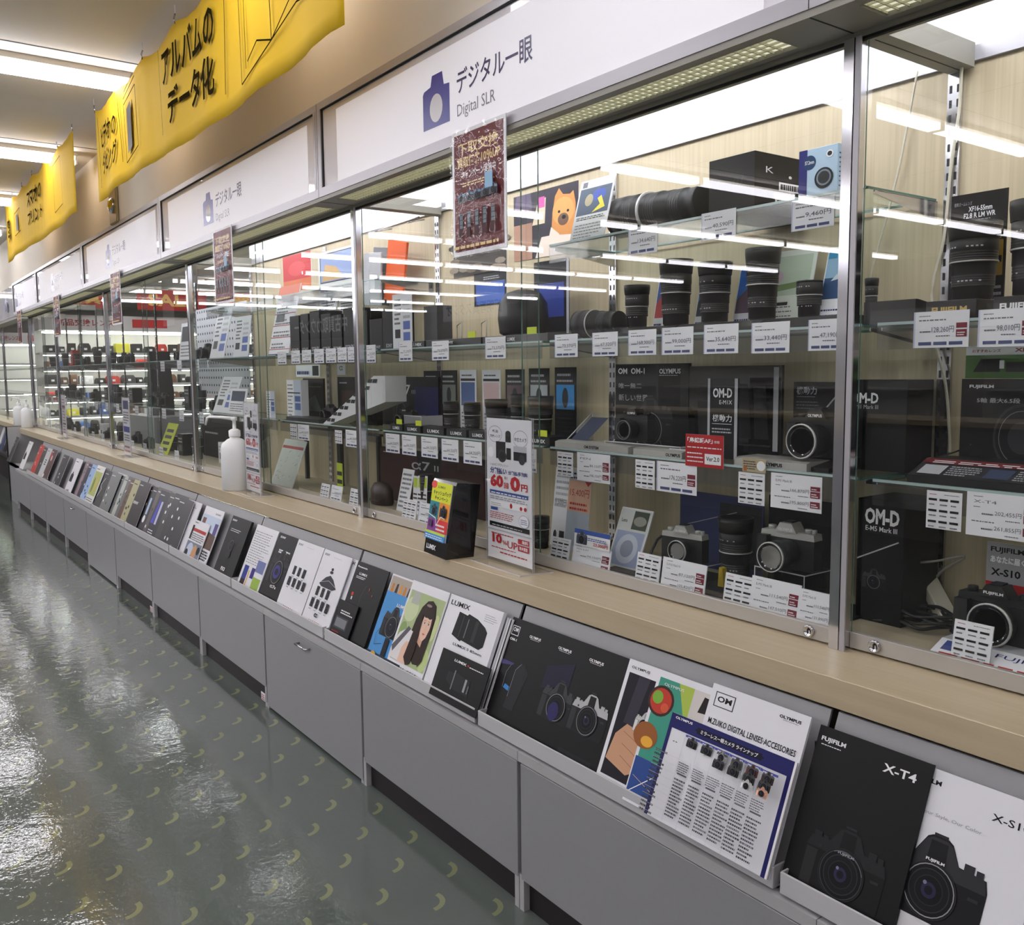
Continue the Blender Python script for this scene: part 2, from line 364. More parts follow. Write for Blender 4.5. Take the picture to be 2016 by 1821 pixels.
# ------------------------------------------------------------------ showcase modules
ZS, ZB, ZT = .858, .82, 2.075        # sill top, worktop, glass top
SH = [1.178, 1.512, 1.805]           # glass shelves
YF, YB, YSH = -.158, .385, .10
def icon(F, x, y, s):
    "camera pictogram; x, y, s in metres on face F (w=h=1)"
    BL = mat('sign_blue', (52, 56, 150), .3)
    q = lambda a, b: (x+a*s, y+b*s)
    F.poly([q(0, 0), q(1, 0), q(1, .72), q(.8, .74), q(.74, 1), q(.36, 1), q(.3, .8), q(.05, .76), q(0, .7)], BL)
    F.ell(x+.5*s, y+.36*s, .24*s, .27*s, PANEL)
def module(xr, wd, name, label, back=True, doors=True, shelves=(1, 1), sign=True, nsig=1, shelf_z=SH):
    r = empty(name, (xr, 0, ZB), 0, label, 'showcase')
    T = Matrix.Translation((-xr, 0, -ZB))
    def mb(): q = MB(); q.T = T.copy(); return q
    xl = xr-wd
    f = mb()
    f.box((xl, YF, 2.10), (xr, YF+.03, 2.133), FRAME).box((xl, YF, 2.426), (xr, YF+.03, 2.4525), FRAME)
    f.box((xl+.0, YF, 2.133), (xl+.045, YF+.03, 2.426), FRAME).box((xr-.022, YF, 2.133), (xr-.003, YF+.03, 2.426), FRAME)
    f.box((xl+.0125, YF-.0004, 2.10), (xl+.0145, YF+.001, 2.4525), DARKGAP)
    f.box((xl, YF+.02, 2.10), (xr, YF+.03, 2.44), DARKGAP)
    f.build('sign_frame', r)
    p = mb(); p.box((xl+.045, YF+.010, 2.133), (xr-.022, YF+.019, 2.426), PANEL); p.box((xl+.17, YF+.0088, 2.133), (xr-.10, YF+.0098, 2.400), PANELLIT)
    p.box((xl+.045, YF+.004, 2.422), (xr-.022, YF+.0098, 2.426), DARKGAP).box((xl+.045, YF+.004, 2.133), (xl+.051, YF+.0098, 2.426), DARKGAP)
    if sign:
        F = Face(p, (0, YF+.0087, 0), (1, 0, 0), (0, 0, 1), 1, 1)
        for i in range(nsig):
            sx = xr-1.437-i*.9
            icon(F, sx, 2.181, .158)
            TX = mat('sign_text_navy', (46, 46, 92), .3); TG = mat('sign_text_grey', (120, 120, 128), .3)
            F.text('デジタル一眼', sx+.20, 2.247, sx+.575, 2.318, TX, .012); F.text('Digital SLR', sx+.20, 2.172, sx+.40, 2.218, TG)
    p.build('sign_panel', r)
    s = mb()
    s.box((xl, YF+.003, 2.085), (xr, -.125, 2.10), SOFFIT).box((xl, -.035, 2.085), (xr, .004, 2.10), SOFFIT)
    s.box((xl, -.125, 2.085), (xl+.1, -.035, 2.10), SOFFIT).box((xr-.1, -.125, 2.085), (xr, -.035, 2.10), SOFFIT)
    s.box((xl, -.012, ZT-.0), (xr, .03, 2.088), SOFFIT).box((xl, -.006, ZT-.006), (xr, .0, ZT), DARKGAP)
    s.box((xl+.012, YF+.004, 2.0842), (xl+.015, 0, 2.086), DARKGAP)
    s.build('soffit', r)
    l = mb(); l.box((xl+.1, -.125, 2.094), (xr-.1, -.035, 2.099), LITL)
    n = int((wd-.2)/.022)
    for i in range(n): l.box((xl+.1+i*.022, -.125, 2.0895), (xl+.1025+i*.022, -.035, 2.094), mat('louver_blade', (226, 224, 200), .4))
    for j in range(1, 4): l.box((xl+.1, -.125+j*.0225-.001, 2.0895), (xr-.1, -.125+j*.0225+.001, 2.094), mat('louver_blade', (226, 224, 200), .4))
    l.build('lamp_louver', r)
    # light box over the case: white lining, cross beams, tubes
    t = mb()
    t.box((xl, -.11, 2.40), (xr, YB+.02, 2.42), WHITEP)
    t.box((xl, -.11, 2.11), (xr, -.10, 2.40), WHITEP)
    if back: t.box((xl, YB-.002, 2.125), (xr, YB+.02, 2.40), WHITEP).box((xl, YB-.012, 2.092), (xr, YB+.01, 2.125), FRAME)
    t.build('light_box', r)
    for x in (xl+.035, (xl+xr)/2) if not back else (xl, (xl+xr)/2):
        pass
    for x in (xl,):
        b = mb(); b.box((x, .03, 2.078), (x+.06, YB-.012, 2.13), SOFFIT); b.box((x+.0285, .03, 2.0775), (x+.0315, YB-.012, 2.079), DARKGAP); b.build('cross_beam', r)
    for a_, b_ in ((xl+.08, (xl+xr)/2-.03), ((xl+xr)/2+.03, xr-.08)):
        MB.xprism(t2 := mb(), [(-.075, 2.30), (-.075, 2.33), (-.045, 2.33), (-.045, 2.30)], a_, b_, LITC); t2.build('case_tube', r)
    # post at the left end of the module
    q = mb(); q.box((xl-.003, -.012, ZB), (xl+.030, .012, ZT), CHROME).box((xl-.004, -.016, ZB), (xl+.019, -.012, ZT), CHROME).box((xl+.022, -.016, ZB), (xl+.034, -.012, ZT), FRAME)
    q.box((xl+.019, -.014, ZB+.04), (xl+.022, -.0119, ZT), DARKGAP); q.build('post', r)
    if doors:
        xm = (xl+xr)/2+.03
        for i, (a_, b_, yy) in enumerate(((xl+.030, xm+.035, .014), (xm-.035, xr-.002, .002))):
            d = mb(); d.box((a_, yy, ZS-.005), (b_, yy+.005, ZT), GEDGE, mats={'-y': GLASS, '+y': GIN}); g = d.build('glass_door', r)
            u = mb(); u.box((a_, yy-.004, ZB+.004), (b_, yy+.010, ZS), ALU, .001); u.build('bottom_rail', g)
            for lx in ((b_-.06,) if i else (a_+.06,)):
                k = mb(); k.lathe([(.0135, yy-.009), (.0135, yy-.0105), (.012, yy-.0115), (.0095, yy-.0115), (.0090, yy-.0105), (0.0, yy-.0105)][::-1], CHROME, 24, 'y', (lx, 0, ZB+.021))
                k.box((lx-.0015, yy-.0112, ZB+.016), (lx+.0015, yy-.0104, ZB+.026), DARKGAP)
                k.lathe([(.0135, yy-.009), (.0135, yy-.004)], CHROME, 20, 'y', (lx, 0, ZB+.021)); k.build('lock', g)
    fl = mb(); fl.box((xl, .026, ZB+.001), (xr, YB, ZB+.012), mat('case_floor', (176, 164, 140), .5))
    fl.build('case_floor', r)
    if back:
        bk = mb(); bk.box((xl, YB, ZB), (xr, YB+.018, 2.092), WOODB); bk.build('back_panel', r)
    for x in (xl, (xl+xr)/2):
        u = mb(); x = max(x, xl+.016); u.box((x-.016, YB-.010, ZB+.012), (x+.016, YB-.0005, 2.078), CHROME)
        for k in range(38):
            z = ZB+.03+k*.032
            for sx in (-.0085, .0085): u.box((x+sx-.003, YB-.0105, z), (x+sx+.003, YB-.0098, z+.017), DARKGAP)
        u.build('shelf_standard', r)
    for h, on in enumerate(shelf_z):
        for half in (0, 1):
            if on is None or not shelves[half] or (h == 2 and half == 0 and xr > -2): continue
            a_ = xl+half*wd/2; b_ = a_+wd/2; z = on
            g = mb(); g.box((a_+.016, YSH, z-.006), (b_-.016, YB-.012, z), SHELFEDGE, mats={'+z': SHELFG, '-z': clear_mat_shelf}); so = g.build('glass_shelf', r)
            st = mb(); st.box((a_+.02, YSH-.006, z-.055), (b_-.02, YSH-.0045, z+.001), STRIP); st.box((a_+.02, YSH-.0065, z-.004), (b_-.02, YSH-.0005, z+.002), mat('strip_lip', (170, 190, 190), .15, spec=.9)); st.build('price_strip', so)
            for x in (a_+.014, b_-.014):
                br = mb(); br.prism([(x-.0015, z-.008), (x+.0015, z-.008), (x+.0015, z-.006), (x-.0015, z-.006)], YSH+.03, YB-.012, CHROME)
                br.xprism([(YSH+.02, z-.014), (YB-.012, z-.05), (YB-.012, z-.007), (YSH+.02, z-.007)], x-.0015, x+.0015, CHROME); br.build('shelf_bracket', so)
    return r
clear_mat_shelf = clear_mat('shelf_glass_under', (.95, .99, .97))
module(X0+WM, WM, 'showcase', 'nearest glass showcase unit, cut by the right edge, holding the tall lens on black card')
module(X0, WM, 'showcase', 'glass showcase unit with largest full camera sign, between chrome post and dark red poster', shelves=(1, 1))
module(X0-WM, WM, 'showcase', 'second full showcase unit from the right, holding orange card and stair shaped leaflet stand')
LB = ['third full showcase unit from the right, behind the small dark red poster, no wooden back', 'fourth full showcase unit from the right, narrow in view, open to shelves behind']
for k in (2, 3):
    module(X0-WM*k, WM, 'showcase', LB[k-2], back=False, shelf_z=[1.178, 1.512, None])
module(X0-WM*4, X0-WM*4-XE, 'showcase', 'last showcase unit at the far left end of the row, two camera signs', back=False, nsig=2, shelf_z=[1.178, 1.512, None])
# ------------------------------------------------------------------ worktop, end panel, base cabinets
ct = MB(); ct.box((XE+.03, -.1725, .759), (3.2, .42, .8195), WOODC, .0015)
tag(ct.build('worktop'), 'long pale wooden worktop running along the front under the glass showcases', 'worktop')
ep = MB(); ep.box((XE-.0, -.30, 0), (XE+.028, .44, .835), LAM2).box((XE-.002, -.304, 0), (XE+.030, -.30, .838), BLACK); ep.box((XE-.03, -.31, 0), (XE, .44, .84), BLACK)
tag(ep.build('end_panel'), 'tall grey end panel with black edge closing the far left end of the cabinets', 'panel')
CW = .905
def base_cab(xr, wd, label, handle=None, raised=True, sticker=False, filler=False):
    r = empty('base_cabinet', (xr-wd/2, -.343, 0), 0, label, 'cabinet', 'grey base cabinets under the worktop')
    xl = xr-wd; T = Matrix.Translation((-(xr-wd/2), .343, 0))
    def mb(): q = MB(); q.T = T.copy(); return q
    b = mb(); b.box((xl+.002, -.325, .09), (xl+.02, .4, .408), LAM).box((xr-.02, -.325, .09), (xr-.002, .4, .408), LAM)
    b.box((xl+.02, -.30, .09), (xr-.02, .4, .105), LAM); b.build('carcass', r)
    t = mb(); t.box((xl+.001, -.343, .408), (xr-.001, .42, .434), LAM2); t.build('cabinet_top', r)
    zb = .088 if raised else .012
    d = mb(); d.box((xl+.012, -.343, zb), (xr-.003, -.325, .405), LAM, .001)
    do = d.build('door', r)
    if handle:
        h = mb(); hx = xl+handle; h.tube([(hx, -.343, .375), (hx, -.362, .375), (hx+.10, -.362, .375), (hx+.10, -.343, .375)], .0042, CHROME); h.build('handle', do)
    for x in (xl+.002, xr-.020):
        g = mb(); g.box((x, -.341, 0), (x+.018 if x < xr-.1 else x+.0185, -.20, zb+.01), LAM2); g.build('leg', r)
    k = mb(); k.box((xl+.02, -.322, 0), (xr-.02, -.31, .085), PLINTH); k.build('plinth', r)
    if sticker:
        s_ = mb(); s_.box((xr-.06, -.3445, .02), (xr-.012, -.343, .055), PAPER); F = Face(s_, (xr-.06, -.3445, .02), (1, 0, 0), (0, 0, 1), .048, .035); F.bars(.1, .1, .9, .9, 3, col(190, 60, 60)); s_.build('paper_label', r)
    return r
xs = [-1.823+CW*2, -1.823+CW, -1.823]+[-2.728-CW*i for i in range(9)]
WHAT = ['front cabinet cut by the bottom right corner', 'second grey cabinet from the bottom right, under the black camera catalogue', 'large grey cabinet below the dark lens and camera catalogues', 'grey cabinet with a handle near its top, left of the double seam', 'grey cabinet below the white lens chart catalogues, no handle in view', 'grey cabinet below the colourful video catalogue, left of it', 'grey cabinet left of the middle, small leg at its corner', 'grey cabinet with small dark handle, down the row', 'narrow looking grey cabinet far down the row, right of the last three', 'third grey cabinet from the far left end', 'second grey cabinet from the far left end', 'last grey cabinet next to the end panel at far left']
for i, x in enumerate(xs):
    base_cab(x, CW, WHAT[i], handle=.38 if i in (3, 8) else None, raised=i not in (3, 7), sticker=i in (4, 6))
fl = MB().box((XE+.03, -.30, 0), (xs[-1]-CW, -.28, .434), LAM).box((XE+.03, -.30, .408), (xs[-1]-CW, .42, .434), LAM2)
tag(fl.build('filler_panel'), 'grey filler panel between the last cabinet and the far end panel', 'panel')
# ================================================================== brochure racks and brochures
RE = [-1.01-1.013*k for k in range(-1, 11)]
UPV = Vector((0, .39, .921)).normalized()
NRM = Vector((0, -.921, .39)).normalized()
RB = Vector((0, -.318, .4495))
RW = ['cut by the bottom right corner, holding black and white camera catalogues', 'holding the lens accessory catalogues and blue line-up sheet', 'holding the catalogue with a long haired woman', 'holding white lens chart catalogues', 'holding the black cinema camera catalogue', 'full of thin dark catalogues seen edge on', 'holding a pale blue and a green picture catalogue', 'with the red catalogue near the far end', 'second from the far left end', 'third from the far left end', 'last before the end panel']
for i in range(10):
    x1, x0 = RE[i]-.008, RE[i+1]+.008
    r = empty('brochure_rack', ((x0+x1)/2, -.30, .434), 0, 'light grey sloping rack '+RW[i], 'rack', 'sloping brochure racks')
    T = Matrix.Translation((-(x0+x1)/2, .30, -.434))
    m = MB(); m.T = T; m.xprism([(-.296, .437), (-.166, .752), (-.160, .752), (-.290, .435)], x0, x1, LAM); m.build('back_plate', r)
    m = MB(); m.T = T; m.box((x0, -.338, .442), (x1, -.333, .484), mat('rack_lip_grey', (196, 195, 198), .35), .0008).box((x0, -.333, .442), (x1, -.285, .446), LAM2).box((x0+.004, -.318, .4345), (x1-.004, -.29, .442), DARKGAP).box((x0, -.333, .446), (x0+.004, -.30, .484), LAM2).box((x1-.004, -.333, .446), (x1, -.30, .484), LAM2)  # the dark strip below the lip is a shadow put in as colour
    m.build('front_lip', r)
def tx(px, py, off=0.0):
    "x on the sloping rack plane"
    d = at(px, py, Y=0)-CAM; p0 = RB+NRM*(.004+off); t = (p0-CAM).dot(NRM)/d.dot(NRM); p = CAM+d*t
    return p.x, (p-p0).dot(UPV)
def brochure(x0, x1, h, label, draw, m=None, layer=1, th=.0035, up=0.0, cat='catalogue', group=None, name='brochure', lean=0.0):
    m = m or COVER; o = Vector((x0, RB.y, RB.z))+NRM*(.004*layer)+UPV*up
    b = MB(); w_ = x1-x0; n = NRM; 
    P = [Vector((0, 0, 0)), Vector((w_, 0, 0)), Vector((w_, 0, 0))+UPV*h, UPV*h]
    vs = [tuple(p) for p in P]+[tuple(p-n*th) for p in P]
    b.add(vs, [(0, 1, 2, 3)], m); b.v = b.v[:]; k = 0
    b.add([vs[i] for i in range(8)], [(7, 6, 5, 4), (0, 4, 5, 1), (1, 5, 6, 2), (2, 6, 7, 3), (3, 7, 4, 0)], PAPER if m is not COVERB else col(40, 40, 42))
    if draw: draw(Face(b, (0, 0, 0), (1, 0, 0), tuple(UPV), w_, h))
    o_ = b.build(name, loc=tuple(o)); tag(o_, label, cat, group); return o_
W_, K_, GR = col(235, 235, 238), col(14, 14, 16), col(90, 90, 95)
def cam_g(F, cx, cy, s, body=(30, 30, 32), trim=(90, 90, 95), lens=(12, 12, 18), ring=(150, 150, 155), ar=None, lr=.27):
    "front view of a camera, printed; s = width as a share of the face"
    a = ar or F.w/F.h; q = lambda x, y: (cx+x*s, cy+y*s*a); b = col(*body); t = col(*trim); hi = col(*[min(255, int(v*1.35+14)) for v in body]); ly = -.05
    F.poly([q(-.49, -.34), q(.47, -.34), q(.51, -.28), q(.52, .14), q(.49, .25), q(.22, .27), q(.20, .31), q(.13, .44), q(.08, .47), q(-.08, .47), q(-.13, .44), q(-.20, .31), q(-.22, .27), q(-.47, .25), q(-.52, .12), q(-.52, -.28)], b)
    F.poly([q(-.51, .12), q(.51, .12), q(.48, .245), q(.22, .265), q(.13, .42), q(.07, .45), q(-.07, .45), q(-.13, .42), q(-.22, .265), q(-.47, .245)], t)
    F.poly([q(-.10, .15), q(.10, .15), q(.085, .42), q(-.085, .42)], b); F.poly([q(-.50, -.32), q(-.36, -.32), q(-.35, .10), q(-.50, .10)], hi); F.rect(*q(-.07, .47), *q(.07, .495), hi)
    for x0, x1, h in ((.27, .37, .33), (.39, .46, .31), (-.44, -.34, .31), (-.31, -.25, .29)): F.rect(*q(x0, .25), *q(x1, h), t); F.rect(*q(x0, h-.012), *q(x1, h), hi)
    F.rect(*q(.36, .02), *q(.46, .05), hi); F.ell(cx-.33*s, cy+.16*s*a, .022*s, .022*s*a, hi, 10)
    k = lr/.30
    for r, m in ((.325*k, hi), (.315*k, b), (.30*k, col(*ring)), (.288*k, col(*lens)), (.245*k, col(52, 52, 58)), (.235*k, col(16, 16, 20)), (.17*k, col(40, 40, 46)), (.16*k, col(8, 8, 12)), (.09*k, col(40, 38, 66)), (.05*k, col(14, 12, 24))): F.ell(cx, cy+ly*s*a, r*s, r*s*a, m, 26)
    F.ell(cx-.05*s, cy+(ly+.06)*s*a, .02*s, .02*s*a, col(120, 120, 150), 8)
def lens_g(F, cx, cy, w, h, c=(24, 24, 26), n=4, horiz=True):
    F.rect(cx-w/2, cy-h/2, cx+w/2, cy+h/2, col(*c))
    for i in range(n):
        t = cx-w/2+w*(i+.6)/n
        if horiz: F.rect(t, cy-h*(.55 if i % 2 else .5), t+w*.05, cy+h*(.55 if i % 2 else .5), col(70, 70, 74))
        else:
            t = cy-h/2+h*(i+.6)/n; F.rect(cx-w*.55, t, cx+w*.55, t+h*.05, col(70, 70, 74))
def d_xt4(F):
    F.text('FUJIFILM', .04, .905, .27, .94, W_, .03); F.bars(.05, .888, .25, .90, 1, W_); F.text('X-T4', .62, .865, .90, .915, W_, .02)
    cam_g(F, .50, .24, .68, (20, 20, 21), (34, 34, 36), (10, 10, 12), (60, 62, 70)); F.text('FUJIFILM', .44, .32, .58, .338, col(170, 170, 175), .02)
    F.ring(.50, .21, .19, .135, .03, col(110, 115, 125), a0=20, a1=120)
def d_xs10(F):
    F.text('FUJIFILM', .04, .905, .27, .94, K_, .03); F.text('X-S10', .66, .84, .92, .88, K_, .01); F.text('Your Style, Our Color', .16, .74, .62, .765, col(150, 150, 152))
    F.poly([(0, 0), (1, 0), (1, .12), (0, .22)], col(206, 206, 210)); cam_g(F, .36, .385, .74, (22, 21, 24), (46, 46, 50), lr=.25); F.text('FUJIFILM', .29, .505, .43, .525, W_, .03)
brochure(-.83, -.60, .30, 'white catalogue with a black camera, half hidden at the bottom right corner', d_xs10, layer=1)
x = tx(1618, 1420, .008)[0]
brochure(x, x+.226, .305, 'black camera catalogue with white silver model lettering at upper right, nearest the camera', d_xt4, COVERB, layer=3, th=.007)
def d_om1(F):
    F.rect(.06, .84, .22, .93, W_); F.rect(.07, .846, .21, .924, K_); F.text('OM', .085, .875, .195, .915, W_, .02); F.text('OM-1', .07, .79, .22, .815, W_, .03)
    F.poly([(0, .55), (.3, .58), (.32, .60), (0, .60)], col(70, 66, 120)); F.poly([(.24, .36), (.5, .33), (.5, .37), (.26, .40)], col(60, 130, 200)); F.line([(.22, .36), (.21, .5), (.27, .58)], .001, col(150, 150, 160)); F.line([(.5, .3), (.48, .5), (.56, .58), (.7, .57)], .0012, col(170, 170, 176))
def d_olyA(F):
    F.text('OLYMPUS', .10, .87, .34, .895, W_, .03); F.bars(.13, .86, .33, .867, 1, W_); F.poly([(.0, .2), (.2, .2), (.3, .55), (.2, .62), (.05, .6)], col(38, 38, 42)); F.line([(.02, .3), (.03, .55), (.12, .62)], .0012, col(150, 150, 155))
def d_olyB(F):
    F.text('OLYMPUS', .10, .87, .36, .895, W_, .03); F.bars(.13, .86, .35, .867, 1, W_); F.poly([(0, .5), (.5, .6), (.5, .8), (0, .7)], col(30, 30, 52)); cam_g(F, .38, .42, .62, (28, 28, 30), (60, 60, 64)); F.ell(.36, .36, .1, .08, col(44, 40, 90))
def d_olyC(F):
    F.text('OLYMPUS', .08, .87, .34, .895, W_, .03); F.bars(.11, .86, .32, .867, 1, W_); F.rect(0, 0, .6, .12, col(30, 31, 34)); cam_g(F, .34, .43, .62, (26, 26, 28), (176, 176, 178))
def d_hand(F):
    sk = col(198, 152, 120); sd = col(160, 112, 84)
    F.text('OLYMPUS', .06, .935, .32, .955, col(60, 60, 62), .02); F.rect(.05, .10, .60, .90, col(26, 24, 34)); F.poly([(.16, .52), (.30, .52), (.36, .9), (.2, .9)], col(52, 50, 62))
    F.poly([(.06, .22), (.38, .16), (.56, .24), (.56, .42), (.44, .50), (.22, .52), (.10, .42)], sk)
    for i in range(3): F.line([(.20+.02*i, .46-.09*i), (.40, .42-.09*i), (.54, .36-.08*i)], .0016, sd)
    cam_g(F, .44, .56, .26, (150, 150, 150), (190, 190, 188)); F.text('OLYMPUS', .06, .03, .80, .06, K_)
def d_food(F):
    F.rect(.04, .34, .96, .95, col(64, 150, 130)); F.poly([(.3, .95), (.7, .34), (.9, .34), (.5, .95)], col(170, 190, 80)); F.ell(.13, .78, .17, .115, col(60, 40, 34)); F.ell(.13, .78, .14, .095, col(190, 60, 44))
    F.ell(.08, .80, .07, .05, col(120, 170, 60)); F.ell(.2, .74, .05, .035, col(210, 90, 60)); F.ell(.06, .50, .16, .10, col(150, 90, 44)); F.ell(.1, .46, .08, .04, col(230, 170, 60))
    F.rect(.5, .62, .96, .95, col(205, 200, 196)); F.poly([(.6, .8), (.96, .82), (.96, .9), (.64, .92)], col(32, 26, 28)); F.ell(.70, .56, .14, .10, col(120, 96, 80)); F.ell(.82, .70, .12, .08, col(206, 170, 150))
    F.poly([(.02, .04), (.5, .04), (.5, .34), (.02, .34)], col(44, 74, 140)); F.line([(.05, .08), (.4, .3)], .002, W_); F.line([(.05, .20), (.4, .12)], .001, col(220, 180, 120)); F.text('OLYMPUS', .12, .90, .38, .92, W_)
def d_zuiko(F):
    F.rect(.055, .855, .27, .955, col(60, 60, 62)); F.rect(.065, .861, .26, .949, COVER); F.text('OM', .085, .89, .24, .93, K_, .03); F.text('OLYMPUS', .72, .935, .93, .955, K_, .03); F.bars(.76, .925, .92, .930, 1, GR)
    F.text('M.ZUIKO DIGITAL LENSES·ACCESSORIES', .05, .735, .95, .775, K_, .015)
def d_line(F):
    NB = col(30, 32, 96); F.rect(0, 0, .03, 1, NB); F.rect(.955, 0, .985, 1, NB); F.rect(0, .86, .985, 1, NB); F.rect(.985, 0, 1, 1, W_); F.ell(.5, .925, .28, .03, col(16, 16, 40)); F.rect(.24, .895, .76, .955, col(16, 16, 40))
    F.text('ミラーレス一眼カメラ ラインナップ', .27, .905, .73, .945, W_, .02); F.text('OLYMPUS', .04, .955, .19, .978, W_, .03)
    F.text('··', .07, .74, .11, .75, GR, .03)
    for c in range(6):
        x = .165+.133*c
        if c: pass
        F.rect(x-.004, 0, x-.002, .85, col(196, 196, 204)); F.rect(x, .83, x+.128, .85, col(70, 80, 160)); F.bars(x+.02, .832, x+.11, .848, 1, W_, seed=c)
        cc = [(26, 26, 28), (26, 26, 28), (150, 150, 150), (60, 60, 62), (70, 36, 36), (40, 30, 30)][c]
        cam_g(F, x+.064, .79, .085, cc, (80, 80, 84)); 
        if c > 1: cam_g(F, x+.060, .72, .085, (28, 28, 30), (70, 70, 74))
        if c > 3: cam_g(F, x+.062, .66, .075, (190, 140, 120) if c == 5 else (180, 180, 180), (200, 150, 130) if c == 5 else (190, 190, 190))
        F.bars(x+.01, .50, x+.12, .60, 5, GR, seed=c+5); F.rect(x+.02, .475, x+.10, .49, GR); F.bars(x+.01, .08, x+.12, .45, 12, col(70, 70, 76), seed=c+9, duty=.5)
    F.bars(.04, .05, .155, .66, 16, col(60, 60, 66), seed=3, duty=.5)
    for i in range(9): F.rect(.035, .63-.07*i, .955, .632-.07*i, col(200, 200, 206))
L2 = [(1012, 1205, d_om1, 'black catalogue with small square logo and a blue streak, leftmost dark one'), (1041, 1221, d_olyA, 'black catalogue with only the side of a camera in view, second of four dark ones'), (1098, 1238, d_olyB, 'black catalogue with a dark camera, violet glow, third of four dark ones'), (1160, 1262, d_olyC, 'black catalogue with a silver and black camera, right of the four dark ones')]
for i, (px, py, dr, lb) in enumerate(L2):
    x = tx(px, py, .004*(i+1))[0]; brochure(x, x+.205, .298, lb, dr, COVERB, layer=i+1, group='dark camera catalogues')
x = tx(1240, 1291, .02)[0]; brochure(x, x+.228, .30, 'white catalogue with a photo of a hand holding a small camera', d_hand, layer=5)
x = tx(1299, 1310, .024)[0]; brochure(x, x+.228, .30, 'white catalogue with a colourful photo of salad bowls and a bearded man', d_food, layer=6)
x = tx(1403, 1345, .028)[0]; x2 = tx(1597, 1407, .028)[0]; brochure(x, x2, .312, 'white lens and accessory catalogue, behind the blue line-up sheet', d_zuiko, layer=7, th=.006)
p0 = tx(1320, 1405, .04); p1 = tx(1567, 1500, .04)
brochure(p0[0], p1[0], p0[1]+.005, 'navy bordered camera line-up sheet with rows of small cameras, leaning in front', d_line, layer=9.5, th=.003)
tag(MB().box((x2+.004, -.216, .52), (x2+.016, -.190, .70), BLACK).build('binder_clip'), 'black clip at the right edge of the white accessory catalogue', 'clip')
def d_dark(F):
    F.text('LUM', .25, .03, .6, .07, W_, .02)
def d_pana(F):
    F.text('Panasonic', .05, .93, .36, .95, W_, .04); F.text('LUMIX', .16, .845, .42, .875, W_, .02); F.bars(.10, .80, .42, .835, 2, W_, seed=4); F.ell(.16, .60, .035, .024, col(200, 60, 40)); F.rect(.15, .53, .19, .57, col(200, 200, 200))
    F.line([(.5, .75), (.42, .6), (.46, .4)], .0012, col(90, 90, 96)); F.text('LUM', .24, .03, .56, .07, W_, .02); F.ell(.18, .08, .03, .03, col(190, 40, 40)); F.ell(.62, .72, .02, .02, col(140, 60, 40)); F.ell(.75, .66, .015, .015, col(160, 80, 60))
def d_pana2(F):
    F.bars(.25, .68, .95, .80, 2, W_, seed=2); F.rect(.1, .30, .75, .60, col(60, 62, 66)); F.rect(.15, .34, .7, .56, col(120, 122, 128)); F.bars(.1, .2, .5, .25, 1, col(190, 40, 40))
def d_blue(F):
    F.rect(0, .0, 1, .80, col(76, 146, 208)); F.rect(.02, .80, .98, .98, col(170, 160, 150))
    for i in range(7): F.poly([(.08+.12*i, .80), (.16+.12*i, .80), (.15+.12*i, .90+.01*(i % 3)), (.10+.12*i, .90)], [col(196, 130, 60), col(60, 44, 36), col(210, 150, 70)][i % 3])
    F.text('LUMIX', .40, .66, .70, .70, W_, .02); cam_g(F, .44, .45, .55, (26, 26, 30), (60, 60, 64)); F.line([(.22, .42), (.10, .30), (.14, .18), (.34, .22)], .0015, K_); F.rect(.40, .02, .52, .30, col(30, 28, 34)); F.rect(0, 0, 1, .10, col(46, 60, 74)); F.ell(.2, .06, .08, .05, col(220, 170, 60))
